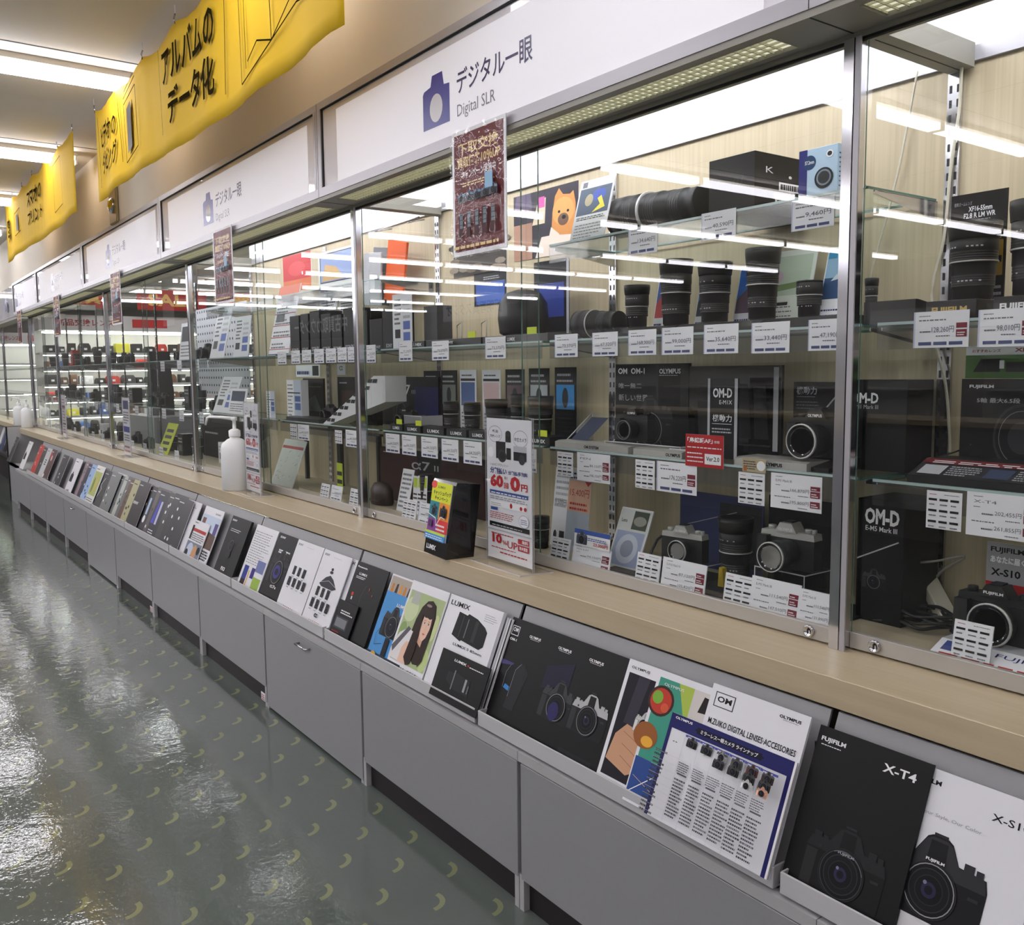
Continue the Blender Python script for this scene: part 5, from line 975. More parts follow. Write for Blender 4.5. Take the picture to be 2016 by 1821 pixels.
# Lumix bases and dark goods on shelf 2
for i, (a_, b_, y_, t_) in enumerate(((800, 836, .11, 1), (838, 948, .11, 1), (950, 1080, .11, 1))):
    xa, xb = at(a_, 665, Y=y_).x, at(b_, 660, Y=y_).x; b = MB(); b.box((0, 0, 0), (xb-xa-.004, .12, .026), BLACK, .001); F = Face(b, (0, 0, 0), (1, 0, 0), (0, 0, 1), xb-xa-.004, .026); F.text('LUMIX', .40 if i else .3, .25, .40+.045/(xb-xa) if i else .85, .70, W_, .03)
    tag(b.build('product_platform', loc=(xa, y_, SZ[2])), ['short', 'middle', 'longest'][i]+' black lettered base on the second shelf of the second unit', 'display platform')
x0, x1, z0, z1 = span(834, 602, 860, 648, .18); carton(x0, x1, .18, .25, SZ[2]+.0, z1, 'dark grey stacked boxes at the left of the lettered bases', mat('dark_grey_card', (58, 58, 62), .5), cat='box')
cm_ = at(1030, 650, Y=.20)
b = MB(); b.lathe([(.06, 0), (.075, .01), (.08, .06), (.076, .11), (.055, .145), (.02, .157), (0, .158)], mat('black_leather', (28, 28, 30), .4), 24); b.T = Matrix.Scale(1.5, 4, Vector((1, 0, 0))); b.v = [(v[0]*1.25, v[1], v[2]) for v in b.v]
for k in (-.03, .03): b.v = b.v; 
tag(b.build('camera_bag', loc=(cm_.x, .20, SZ[2]+.0265)), 'large rounded black leather camera bag on the second shelf', 'bag')
for i, px in enumerate((900, 948)):
    b = MB(); b.tube([(0, 0, 0), (0, 0, .05), (.03, 0, .06), (.03, 0, 0)], .0018, ACRYLE, 5); tag(b.build('wire_stand', loc=(at(px, 650, Y=.15).x, .15, SZ[2]+.0265)), 'small clear %s wire stand on a lettered base' % ('left' if i == 0 else 'right'), 'stand')
for i, px in enumerate((921, 1038)): tag(B((0, 0, 0), (.05, .002, .022), col(206, 220, 60)).build('yellow_label', loc=(at(px, 650, Y=.118).x, .117, SZ[2]+.0265)), 'small yellow-green label standing on a lettered base, %s' % ('left one' if i == 0 else 'right one, nearer the bag'), 'label')
for p, wh in (((785, 673, 811, 711), 'below the white info card'), ((850, 671, 883, 709), 'below the middle lettered base'), ((955, 663, 995, 706), 'below the longest lettered base'), ((721, 679, 739, 714), 'just right of the second chrome post')):
    ptag(p, YT, tg_price('73,370'), 'white price tag on the second unit, '+wh)
# leaflets in a row on shelf 1 and the black goods before them
def d_leaf(c, top):
    return lambda F: (F.rect(0, 0, 1, 1, c), F.bars(.12, .88, .8, .95, 1, LG if sum(c.diffuse_color[:3]) < 9 else DG), F.rect(.06, .80, .94, .84, DG), F.rect(.08, .42, .92, .78, top), F.bars(.1, .05, .9, .35, 5, MG, duty=.3))
def d_leafk(top): return lambda F: (F.bars(.12, .88, .8, .95, 1, LG), F.bars(.1, .8, .9, .86, 1, LG), F.rect(.08, .42, .92, .76, top), F.ell(.5, .58, .14, .14, DG), F.bars(.1, .05, .9, .35, 5, DG, duty=.3))
LV = [((834, 730, 866, 830), COVERB, col(80, 84, 70), 'black leaflet with a dim green picture, behind the ivory cable'), ((868, 729, 899, 830), COVERB, col(120, 126, 120), 'black leaflet with a grey forest picture'), ((905, 728, 937, 832), None, col(90, 110, 160), 'white leaflet with a blue evening picture'), ((949, 728, 985, 830), None, col(220, 190, 190), 'white leaflet with a pale pink picture'), ((995, 727, 1032, 835), COVERB, col(110, 90, 92), 'black leaflet with a reddish grey picture'), ((1041, 725, 1081, 840), COVERB, col(190, 196, 200), 'black leaflet with a pale arch picture'), ((1092, 723, 1134, 850), COVERB, col(60, 150, 220), 'black leaflet with a bright blue picture, rightmost of the row')]
for p, m, tcol, lb in LV: x0, x1, z0, z1 = span(*p, .32); card('leaflet', x0, x1, SZ[1], z1, .32, (lambda tc: (lambda F: (F.bars(.12, .9, .8, .95, 1, DG), F.rect(.06, .82, .94, .86, DG), F.rect(.08, .42, .92, .80, tc), F.bars(.1, .05, .9, .35, 5, MG, duty=.3))))(tcol) if m is None else d_leafk(tcol), lb+', on the third shelf', 'leaflet', m=m, th=.002)
def d_al(t): return lambda F: (F.poly([(.62, .1), (1, .1), (1, .8), (.62, .8)], col(40, 44, 96)), F.text('α7', .34, .64, .56, .84, W_, .01), F.text(t, .58, .66, .64, .74, LG), F.bars(.05, .88, .2, .93, 1, LG), cam_g(F, .4, .32, .3, (26, 26, 28), (50, 50, 54)))
x0, x1, z0, z1 = span(745, 742, 862, 840, .31); card('display_board', x0, x1, SZ[1], z1, .31, d_al('III'), 'wide dark board with a blue right side on the third shelf, left of the leaflets', 'display board', COVERB, th=.01)
for i, (a_, b_) in enumerate(((770, 794), (797, 830), (834, 876), (880, 920), (924, 960), (1040, 1085))):
    xa, xb = at(a_, 850, Y=.115).x, at(b_, 855, Y=.115).x; b = MB(); b.box((0, 0, 0), (xb-xa-.004, .08, .028), BLACK, .001); Face(b, (0, 0, 0), (1, 0, 0), (0, 0, 1), xb-xa-.004, .028).text('LUMIX', .22, .25, .80, .68, W_, .03); tag(b.build('product_platform', loc=(xa, .112, SZ[1])), 'small black lettered base on the third shelf, '+['first', 'second', 'third', 'fourth', 'fifth', 'last'][i]+' from the left', 'display platform', 'small lettered bases')
for i, px in enumerate((786, 824, 1068)): tag(B((0, 0, 0), (.045, .002, .02), col(206, 220, 60)).build('yellow_label', loc=(at(px, 835, Y=.12).x-.02, .118, SZ[1]+.0285)), 'small yellow-green label on a third shelf base, '+['leftmost', 'middle one', 'right of the sign stand'][i], 'label')
for i, (p, hd) in enumerate((((872, 905, 790, 846), 0), ((912, 948, 792, 848), 0), ((955, 1000, 786, 846), 1), ((1005, 1032, 776, 842), 1), ((1040, 1090, 780, 846), 1))):
    lens_at(p, 'black lens before the leaflet row on the third shelf, %s' % ['first from the left', 'second from the left', 'the middle one', 'fourth from the left', 'the rightmost'][i], .23, sh=1, hood=bool(hd), steps=4)
xc = at(800, 836, Y=.2); camera(xc.x, .21, SZ[1], .12, 'dark camera in front of the blue sided board on the third shelf', txt='SONY', group='display cameras')
xc = at(730, 815, Y=.2); camera(xc.x-.05, .24, SZ[1], .12, 'dark camera beside the stair shaped leaflet stand', txt='SONY')
b = MB(); b.box((0, 0, 0), (.14, .10, .004), ACRYL, mats={'-y': ACRYLE, '+x': ACRYLE}); b.box((0, 0, -.06), (.003, .10, 0), ACRYLE); b.box((.137, 0, -.06), (.14, .10, 0), ACRYLE); tag(b.build('acrylic_riser', loc=(at(795, 800, Y=.15).x, .15, SZ[1]+.0605)), 'clear riser with bright front edge before the blue sided board', 'riser')
S1c = [((759, 854, 786, 891), 'first from the chrome post'), ((791, 857, 819, 896), 'second from the chrome post'), ((829, 861, 861, 901), 'third from the chrome post'), ((869, 865, 902, 908), 'fourth from the chrome post'), ((912, 869, 948, 914), 'left of the large sign stand'), ((1042, 884, 1056, 930), 'half hidden by the large sign stand')]
for p, wh in S1c: ptag(p, YT, tg_price('64,350'), 'white price tag, third shelf of the second unit, '+wh)
# case floor of the second unit
def d_a72(F): F.rect(0, 0, .4, 1, col(58, 28, 26)); F.rect(.62, 0, 1, 1, col(60, 26, 22)); F.text('α7', .34, .66, .52, .82, LG, .01); F.text('II', .56, .68, .60, .78, LG); F.bars(.04, .9, .2, .94, 1, LG)
x0, x1, z0, z1 = span(748, 892, 955, 1000, .30); card('display_board', x0, x1, FZ, z1, .30, d_a72, 'wide dark red and black board on the case floor', 'display board', COVERB, th=.01)
def bagb(x, y, z, s, lb):
    b = MB(); b.lathe([(s*.5, 0), (s*.55, s*.1), (s*.52, s*.5), (s*.35, s*.72), (0, s*.78)], mat('brown_leather', (48, 26, 22), .4), 20); b.v = [(v[0]*1.15, v[1]*.6, v[2]) for v in b.v]; o = b.build('camera_case', loc=(x, y, z)); tag(o, lb, 'case'); t = MB(); t.tube([(-s*.5, -s*.1, s*.3), (-s*.3, -s*.3, .02), (s*.3, -s*.32, .02), (s*.6, -s*.25, .03)], .004, mat('brown_leather', (48, 26, 22)), 5); t.build('strap', o); return o
p = at(752, 985, Y=.2); bagb(p.x, .20, FZ, .13, 'dark brown leather camera case near the second chrome post')
lean_tag((790, 984, 816, 1020), tg_info, 'info tag on the case floor of the second unit', nm='info_tag', ct_='info tag')
lean_tag((821, 993, 864, 1034), tg_price('107,800'), 'white price tag on the case floor near the camera campaign box')
def d_strip2(F): F.bars(.1, .1, .9, .95, 8, MG)
scard((778, 925, 800, 985), .16, d_strip2, 'grey card with small print behind the info tag, second unit floor', sh=0)
for i in range(3): 
    x0, x1, z0, z1 = span(802+9*i, 938, 811+9*i, 985, .15); card('leaflet', x0, x1, FZ, z1, .17, lambda F: (F.rect(.1, .7, .9, .95, col(190, 210, 60)), F.bars(.1, .1, .9, .6, 5, DG)), 'thin white and green folded leaflet, %s of three side by side' % ['left', 'middle', 'right'][i], 'leaflet', lean=.01)
lens_at((826, 856, 934, 985), 'black lens with bright ring on the floor of the second unit', .2, sh=0, hood=False)
xc = at(885, 985, Y=.2); camera(xc.x, .2, FZ, .14, 'black camera behind the campaign box in the second unit', lr=.032)
xc = at(845, 985, Y=.25); camera(xc.x-.02, .25, FZ, .12, 'black camera left of the campaign box in the second unit', txt='SONY')
# ------------------------------------------------------------------ left half of the second unit (third bay)
st = MB(); xs0 = at(640, 838, Y=.12).x; xs1 = at(762, 740, Y=.12).x; z0_ = SZ[1]+.0; z1_ = at(762, 740, Y=.12).z
st.prism([(0, 0), (.07, 0), (xs1-xs0, (z1_-z0_)*.52), (xs1-xs0, z1_-z0_), (xs1-xs0-.10, z1_-z0_)], 0, .10, mat('white_card_stand', (214, 216, 218), .4))
q_ = Vector((xs1-xs0-.10, 0, z1_-z0_)); L_ = q_.length; F = Face(st, (0, -.0002, 0), (1, 0, 0), (0, 0, 1), 1, 1)
for k in range(7):
    for j in range(2):
        t0 = .06+.135*k; u = q_.normalized(); bx_, bz_ = u.x*L_*t0, u.z*L_*t0; F.poly([(bx_+.012+.045*j, bz_), (bx_+.05+.045*j, bz_), (bx_+.06+.045*j, bz_+.016), (bx_+.022+.045*j, bz_+.016)], DG)
tag(st.build('leaflet_stand', loc=(xs0, .11, SZ[1])), 'white stair shaped leaflet stand rising to the right behind the second chrome post', 'stand')
def d_red(F): F.rect(0, 0, 1, 1, col(190, 56, 62)); F.rect(0, 0, 1, .3, col(200, 110, 70)); F.ell(.5, .6, .3, .2, col(206, 80, 84))
wposter((557, 500, 612, 572), YB, d_red, 'red picture poster on the back panel of the third bay')
def d_scr(F): F.rect(0, 0, 1, 1, col(206, 208, 206)); F.rect(.05, .25, .94, .95, DG); F.rect(.07, .28, .92, .93, col(140, 156, 196)); F.poly([(.1, .3), (.7, .3), (.5, .6), (.2, .7)], col(196, 160, 110)); F.bars(.05, .05, .94, .2, 2, NAVY)
wposter((626, 490, 700, 575), .30, d_scr, 'framed board with a blue and tan picture left of the second chrome post', th=.01)
wposter((624, 578, 664, 612), YB, lambda F: F.bars(.1, .1, .9, .9, 5, DG), 'small grey notice left on the wooden panel of the third bay')
wposter((668, 578, 698, 612), YB, lambda F: F.bars(.1, .1, .9, .9, 5, DG), 'small grey notice right on the wooden panel of the third bay')
def d_tall(F): F.rect(0, .82, 1, 1, col(206, 120, 100)); [F.bars(.08, .1+.17*k, .9, .2+.17*k, 2, MG, seed=k) for k in range(4)]; [F.rect(0, .08+.17*k, 1, .09+.17*k, RED) for k in range(5)]; F.rect(.1, .48, .5, .6, MG); F.rect(0, 0, 1, .02, NAVY)
scard((523, 560, 563, 690), .13, d_tall, 'tall white card with red lines leaning in front on the second shelf', sh=2, lean=.08, th=.004)
for i, (a_, b_, t_) in enumerate(((570, 588, 622), (591, 606, 618), (609, 628, 612), (631, 650, 618), (652, 672, 620), (675, 697, 606))):
    x0, x1, z0, z1 = span(a_, t_, b_, 680, .14); carton(x0, x1, .14, .26, SZ[2], z1, 'black lettered box in the row on the second shelf, '+['leftmost', 'second', 'third', 'fourth', 'fifth', 'rightmost, beside the post'][i], COVERB, lambda F: F.text('SONY', .15, .05, .9, .16, LG, .03), group='black boxes in a row')
for i, p in enumerate(((546, 692, 563, 717), (573, 690, 590, 716), (594, 689, 612, 714), (618, 687, 637, 715), (641, 686, 661, 714), (664, 684, 682, 713), (684, 683, 702, 713))):
    ptag(p, YT, tg_price('97,700'), 'white price tag under the row of black boxes, '+['first', 'second', 'third', 'fourth', 'fifth', 'sixth', 'seventh'][i]+' from the left')
def d_pil(F): F.rect(.0, 0, .5, 1, col(226, 228, 230)); F.bars(.06, .1, .44, .95, 9, DG, duty=.3); F.rect(.5, 0, 1, 1, col(180, 190, 206)); F.rect(.56, .25, .94, .42, col(70, 96, 150)); F.rect(.56, .46, .94, .6, col(70, 96, 150)); F.rect(.06, .66, .94, .69, K_)
x0, x1, z0, z1 = span(564, 748, 592, 828, .16); carton(x0, x1, .16, .20, SZ[1], z1, 'slim white upright display box with blue pictures, third bay', PAPER, d_pil, cat='display box', name='display_box')
scard((524, 770, 540, 822), .15, d_pil, 'small white card left of the slim display box, third bay', sh=1, lean=.0)
def d_mon(F): F.rect(.05, .08, .95, .95, DK); F.poly([(.1, .2), (.9, .2), (.6, .6), (.3, .5)], col(70, 90, 76)); F.line([(.1, .8), (.9, .8)], .002, col(120, 130, 80))
x0, x1, z0, z1 = span(596, 745, 636, 828, .25); card('display_board', x0, x1, SZ[1], z1, .25, d_mon, 'dark picture board right of the slim display box', 'display board', COVERB, th=.01)
x0, x1, z0, z1 = span(664, 742, 704, 830, .30); card('display_board', x0, x1, SZ[1], z1, .30, lambda F: (F.bars(.1, .85, .5, .92, 1, LG), F.rect(.2, .2, .8, .7, col(60, 44, 40))), 'dark board partly behind the stair shaped stand', 'display board', COVERB, th=.01)
wposter((583, 718, 630, 742), YB, lambda F: (F.bars(.05, .2, .6, .8, 1, NAVY), F.rect(.7, .1, .95, .9, DG)), 'small white notice strip on the wooden panel of the third bay')
wposter((664, 716, 680, 738), YB, lambda F: F.text('α', .3, .4, .7, .8, K_), 'tiny white notice with one black letter on the wooden panel')
xc = at(645, 826, Y=.2); camera(xc.x, .22, SZ[1], .11, 'black camera with orange strap by the stair shaped stand')
for i, (p, inf) in enumerate((((571, 835, 584, 864), 1), ((586, 836, 608, 866), 0), ((659, 847, 673, 873), 1), ((680, 847, 705, 880), 0))):
    ptag(p, YT, tg_info if inf else tg_price('64,350'), ('info' if inf else 'price')+' tag on the third shelf of the third bay, '+['leftmost', 'second from left', 'third from left', 'beside the chrome post'][i], name='info_tag' if inf else 'price_tag', cat='info tag' if inf else 'price tag')
base_bar((566, 822, 630, 834), 'thin dark base with bright edge on the third shelf of the third bay', None, BLACK)
x0, x1, z0, z1 = span(530, 868, 572, 968, .10)
def d_pat(F):
    F.rect(0, 0, 1, 1, col(200, 208, 200)); F.rect(.02, .80, .95, .86, col(176, 60, 60)); q = random.Random(4)
    for i in range(26): a = q.random()*.8; c = q.random()*.7; F.line([(.08+a, .06+c), (.10+a+.08*q.random(), .06+c+.06*q.random())], .002, [DG, W_, MG][i % 3])
card('display_card', x0, x1, FZ, z1, .10, d_pat, 'pale patterned card with a red line leaning behind the smaller sign stand', 'card', lean=.09, th=.003)
lean_tag((629, 953, 645, 978), tg_info, 'small info tag on the empty case floor of the third bay', nm='info_tag', ct_='info tag'); lean_tag((649, 957, 670, 985), tg_price('8,800'), 'white price tag in front of the yellow tag, third bay floor'); lean_tag((686, 964, 712, 996), tg_info, 'info tag beside the second chrome post on the case floor', nm='info_tag', ct_='info tag')
tag(B((0, 0, 0), (.06, .003, .15), col(190, 206, 60)).box((.004, -.001, .05), (.056, 0, .07), DG).box((.004, -.001, .09), (.056, 0, .11), DG).build('yellow_label', loc=(at(664, 955, Y=.2).x, .2, FZ)), 'tall yellow-green label standing in the empty third bay', 'label')
tag(MB().box((0, 0, 0), (.9, .02, .012), BLACK).box((.42, .0, -.28), (.46, .02, 0), BLACK).box((.86, .0, -.28), (.88, .02, 0), BLACK).box((.0, .0, -.28), (.02, .02, 0), BLACK).build('wooden_ledge', loc=(at(600, 905, Y=.33).x, .33, FZ+.2805)), 'thin dark ledge on legs at the back of the third bay floor', 'ledge')
# ================================================================== units further left (no wooden back)
def d_cal(c): return lambda F: (F.rect(0, 0, 1, 1, PAPER), F.rect(.1, .5, .9, .9, c), F.bars(.1, .1, .9, .45, 4, MG))
tag(MB().box((0, 0, 0), (1.05, .006, .62), mat('white_pegboard', (196, 198, 204), .5)).build('pegboard', loc=(-6.72, .372, 1.26)), 'white pegboard with small holes at the back of the third unit', 'pegboard')
pb = bpy.data.objects['pegboard']; hb = MB()
for i in range(20):
    for j in range(12): hb.box((.03+.052*i, -.0012, .02+.052*j), (.045+.052*i, 0, .035+.052*j), DARKGAP)
hb.build('hole_grid', pb)
x0, x1, z0, z1 = span(398, 828, 516, 950, .35); card('display_board', x0, x1, FZ, z1, .35, lambda F: F.bars(.05, .6, .3, .7, 1, LG), 'added black backdrop behind the white pump bottle, back of the third unit floor', 'display board', COVERB, th=.01)  # backdrop added to block the bright shelving behind the bottle
# ---- things standing in units three to five
UL = [((408, 608, 436, 700), 1.5125, .07, 'white leaflet leaning on the second shelf of the third unit', d_wt), ((455, 622, 485, 690), 1.5125, .03, 'white card in front of the pegboard', d_wt), ((416, 742, 452, 812), 1.1785, .08, 'white leaflet leaning at the front of the third shelf', d_wt), ((446, 765, 478, 800), 1.1785, .03, 'white card with dark picture beside leaning leaflet', d_cal(col(60, 66, 90))), ((349, 635, 372, 690), 1.5125, .03, 'pale card with a dark picture in the fourth unit', d_cal(col(70, 70, 76)))]
for i, (p, sz, ln, lb, dr) in enumerate(UL):
    x0, x1, z0, z1 = span(*p, .16); card('display_card', x0, x1, sz, max(z1, sz+.08), .16, dr, lb, 'card', lean=ln, th=.003)
b = MB(); b.T = Matrix.Rotation(R(-22), 4, 'X'); b.box((0, 0, 0), (.26, .004, .24), col(206, 216, 50)); F = Face(b, (0, -.0002, 0), (1, 0, 0), (0, 0, 1), .26, .24); [F.rect(.15, .1+.2*k, .8, .2+.2*k, DG) for k in range(4)]
tag(b.build('yellow_sign', loc=(at(305, 888, Y=.12).x, .14, FZ)), 'bright yellow sign with dark lettering leaning on the fourth unit floor', 'sign')
q = random.Random(11); cnt = 0
GN = ['left end', 'middle', 'right end']
for k in (2, 3, 4):
    xr = X0-WM*k
    for si, sz in ((0, FZ), (1, SZ[1]), (2, SZ[2])):
        for j in range(5 if k < 4 else 4):
            x = xr-.25-.40*j-.06*q.random(); y = .2+.08*q.random(); w_ = q.random()
            u = ['third', 'fourth', 'last'][k-2]; lv = ['case floor', 'lower shelf', 'upper shelf'][si]; pos = ['right end', 'second from right', 'centre', 'second from left', 'left end'][j]
            if si == 2 and k == 2 and j > 2: continue
            if w_ < .45: camera(x, y, sz, .13, 'dark camera on the %s of the %s unit, %s' % (lv, u, pos), hump=q.random() > .3, group='display cameras')
            elif w_ < .75: lens(x, y, sz, .035+.008*q.random(), .10+.06*q.random(), 'black lens on the %s of the %s unit, %s' % (lv, u, pos), steps=3, hood=q.random() > .5)
            else: carton(x-.06, x+.06, y, y+.08, sz, sz+.10+.08*q.random(), 'boxed camera on the %s of the %s unit, %s' % (lv, u, pos), [COVERB, PAPER, col(150, 30, 30)][int(q.random()*3)], lambda F: (F.bars(.1, .6, .9, .9, 2, LG), F.rect(.2, .2, .8, .5, MG)))
            if si < 2 or k == 2:
                z1 = sz-.003 if si else FZ+.075; xx = x+.08; card('price_tag', xx-.05, xx+.05, z1-.07 if si else FZ, z1, YT if si else .05, tg_price('61,380') if j % 2 else tg_info, 'small white tag at the %s edge of the %s unit, %s' % (lv, u, pos), 'price tag', group='price tags', th=.001)
# black tripod bag standing behind in the gap between units
b = MB(); b.prism([(-.09, 0), (.09, 0), (.11, .22), (.05, .42), (.03, .62), (-.03, .62), (-.05, .42), (-.11, .22)], -.10, .10, mat('black_nylon', (22, 22, 26), .8)); bg = b.build('tripod_bag', loc=(-9.2, .75, 1.02)); tag(bg, 'tall black bag with strap seen through the glass far down the row', 'bag')
s_ = MB(); s_.tube([(.02, -.1, .6), (.17, -.12, .35), (.18, -.11, .12), (.06, -.1, .03)], .008, BLACK, 6); s_.build('shoulder_strap', bg)
tag(B((-9.7, .55, 0), (-8.7, .95, 1.02), LAM).build('stock_cabinet'), 'grey cabinet behind the showcases carrying the black bag', 'cabinet')
# ================================================================== posters on the fascia, things on the worktop
def d_redp(F):
    F.rect(0, 0, 1, 1, W_); F.rect(.04, .035, .96, .97, col(104, 30, 36)); G = col(226, 196, 140)
    F.text('下取交換', .12, .80, .88, .90, G, .02); F.text('買取価格10％UP', .10, .70, .90, .79, G, .03); F.text('キャンペーン実施中', .18, .61, .82, .68, W_, .01); F.bars(.2, .55, .8, .59, 2, G)
    for i in range(5): cam_g(F, .18+.16*i, .46, .14, (60, 62, 70), (120, 150, 180)); F.rect(.13+.16*i, .14, .20+.16*i, .32+.03*(i % 2), col(70, 30, 36)); lens_g(F, .18+.16*i, .28, .06, .12, (110, 120, 130), 3, False)
    F.rect(.68, .48, .82, .60, col(150, 190, 220)); F.bars(.08, .05, .92, .10, 1, G, ragged=0)
VINYL = mat('clear_film_sleeve', (240, 240, 244), .04, spec=.8)
def film():
    m = bpy.data.materials.new('crinkled_clear_film'); m.use_nodes = True; nt = m.node_tree; nt.nodes.clear(); N = nt.nodes.new; L = nt.links.new
    n = N('ShaderNodeTexNoise'); n.inputs['Scale'].default_value = 16; n.inputs['Detail'].default_value = 2; tc = N('ShaderNodeTexCoord'); L(tc.outputs['Object'], n.inputs['Vector'])
    bp = N('ShaderNodeBump'); bp.inputs['Strength'].default_value = 1; bp.inputs['Distance'].default_value = .012; L(n.outputs['Fac'], bp.inputs['Height'])
    g = N('ShaderNodeBsdfGlossy'); g.inputs['Roughness'].default_value = .05; L(bp.outputs[0], g.inputs['Normal']); t = N('ShaderNodeBsdfTransparent'); x = N('ShaderNodeMixShader'); x.inputs[0].default_value = .045
    L(t.outputs[0], x.inputs[1]); L(g.outputs[0], x.inputs[2]); o = N('ShaderNodeOutputMaterial'); L(x.outputs[0], o.inputs[0]); return m
FILM = film()
RP = ['nearest and largest, right of centre', 'second from the camera', 'third from the camera', 'fourth from the camera', 'farthest, at far left']
for k in range(5):
    x0 = -2.362-WM*k-.0; w_ = .278; z0, z1 = 1.764, 2.128
    o = card('hanging_poster', x0, x0+w_, z0, z1, -.172, d_redp, 'dark red campaign poster in clear film hanging over glass, '+RP[k], 'poster', col(214, 214, 218), th=.002, lean=.0, group='dark red hanging posters')
    f = MB(); n = 6
    vs = [((w_+.01)*i/n-.005, -.004-.004*math.sin(i*1.9+j*1.3), (z1-z0+.012)*j/8-.006) for j in range(9) for i in range(n+1)]
    f.add(vs, [(j*(n+1)+i, j*(n+1)+i+1, (j+1)*(n+1)+i+1, (j+1)*(n+1)+i) for j in range(8) for i in range(n)], FILM, True); f.build('film_sleeve', o)
def d_stand(F):
    F.rect(0, 0, 1, 1, W_); F.ell(.2, .89, .16, .06, LG); F.ell(.2, .89, .15, .054, W_); F.text('新品', .14, .90, .27, .92, DG, .02); F.text('交換レンズ', .08, .865, .32, .885, DG, .02); F.ell(.77, .87, .16, .06, LG); F.ell(.77, .87, .15, .054, W_); F.text('中古カメラ', .64, .85, .90, .88, DG, .02)
    F.rect(.22, .72, .44, .84, DK); F.ell(.36, .74, .10, .045, DG); F.ell(.36, .74, .07, .03, DK); F.rect(.44, .84, .56, .90, DK); F.ell(.5, .90, .06, .02, DG); F.rect(.46, .72, .56, .80, DK); F.rect(.62, .72, .90, .80, DK); F.rect(.62, .78, .90, .82, LG); F.ell(.80, .73, .07, .035, DG); F.ell(.1, .76, .07, .035, W_)
    F.text('ショッピングクレジット', .08, .665, .50, .685, DG); F.text('分割払い', .08, .61, .46, .655, NAVY, .03); F.text('分割払手数料', .50, .615, .92, .645, NAVY, .03)
    F.text('60', .08, .515, .38, .605, RED, .05); F.text('回', .40, .515, .50, .555, RED, .03); F.text('0', .54, .505, .76, .61, RED, .05); F.text('円', .78, .515, .92, .565, RED, .03); F.text('最大', .41, .58, .49, .60, RED)
    F.rect(.07, .465, .93, .492, col(60, 84, 150)); F.bars(.1, .47, .9, .487, 1, W_, ragged=.02); F.bars(.07, .43, .92, .458, 2, MG, duty=.3)
    F.rect(.08, .375, .9, .42, col(236, 236, 238)); F.bars(.1, .385, .34, .41, 2, MG, duty=.3); F.ell(.56, .40, .03, .018, RED); F.ell(.78, .395, .03, .014, RED); F.ell(.87, .395, .03, .014, RED); F.rect(.09, .35, .25, .37, col(60, 84, 150)); F.bars(.07, .29, .72, .345, 4, RED, seed=9, duty=.35); F.ell(.84, .31, .11, .045, LG); F.ell(.84, .31, .10, .04, W_); F.bars(.77, .29, .91, .33, 3, col(70, 96, 150))
    F.rect(.06, .232, .96, .265, DK); F.bars(.12, .24, .8, .256, 1, LG, ragged=0); F.rect(0, .205, 1, .215, LG)
    F.bars(.1, .18, .6, .195, 1, RED, ragged=0); F.text('10', .12, .115, .34, .18, RED, .04); F.text('％', .36, .115, .46, .145, RED, .02); F.text('UP', .47, .10, .70, .15, RED, .01); F.rect(.71, .15, .95, .185, RED); F.text('無料', .80, .155, .93, .18, W_, .02); F.rect(.71, .10, .95, .142, RED); F.text('現金買取', .74, .108, .92, .134, W_, .02); F.bars(.1, .08, .7, .093, 1, RED); F.bars(.3, .05, .95, .07, 1, RED)
def sign_stand(x, y, w_, h, rz, label, dr=d_stand):
    o = empty('sign_stand', (x, y, .8197), rz, label, 'sign stand', 'clear sign stands on the worktop')
    b = MB(); b.prism([(-w_/2, 0), (w_/2, 0), (w_/2+.03, .0), (w_/2, .003), (-w_/2, .003), (-w_/2-.03, 0)], -.05, .05, ACRYLE) if False else None
    b.add([(-w_/2-.01, -.055, 0), (w_/2+.01, -.055, 0), (w_/2+.025, .055, 0), (-w_/2-.025, .055, 0), (-w_/2-.01, -.055, .003), (w_/2+.01, -.055, .003), (w_/2+.025, .055, .003), (-w_/2-.025, .055, .003)], [(4, 5, 6, 7)], ACRYL)
    b.add([(-w_/2-.01, -.055, 0), (w_/2+.01, -.055, 0), (w_/2+.025, .055, 0), (-w_/2-.025, .055, 0), (-w_/2-.01, -.055, .003), (w_/2+.01, -.055, .003), (w_/2+.025, .055, .003), (-w_/2-.025, .055, .003)], [(0, 1, 5, 4), (1, 2, 6, 5), (2, 3, 7, 6), (3, 0, 4, 7)], ACRYLE); b.build('clear_foot', o)
    p = MB(); p.box((-w_/2+.006, -.0006, .012), (w_/2-.006, .0006, h-.008), W_); dr(Face(p, (-w_/2+.006, -.0006, .012), (1, 0, 0), (0, 0, 1), w_-.012, h-.02, .0002)); p.build('printed_sheet', o)
    a = MB(); a.box((-w_/2, -.0035, .003), (w_/2, -.0015, h), ACRYL, mats={'+x': ACRYLE, '-x': ACRYLE, '+z': ACRYLE}); a.box((-w_/2, .0015, .003), (w_/2, .0035, h), ACRYL, mats={'+x': ACRYLE, '-x': ACRYLE, '+z': ACRYLE}); a.build('clear_pocket', o); return o
sign_stand((at(957, 1100, Z=.82).x+at(1052, 1128, Z=.82).x)/2+.004, -.075, .262, .462, R(-3), 'largest clear sign stand with red 60 and 0 lettering, front of worktop')
sign_stand(at(516, 970, Z=.82).x, -.09, .24, .46, R(-3), 'second sign stand with red 60 and 0, right of the white pump bottle')
def d_st3(F): F.rect(0, 0, 1, 1, W_); F.rect(.1, .8, .9, .95, col(60, 66, 120)); F.bars(.1, .55, .9, .78, 5, DG); F.rect(.05, .4, .95, .5, col(60, 70, 160)); F.bars(.1, .25, .9, .38, 3, DG); F.bars(.1, .05, .9, .2, 2, RED)
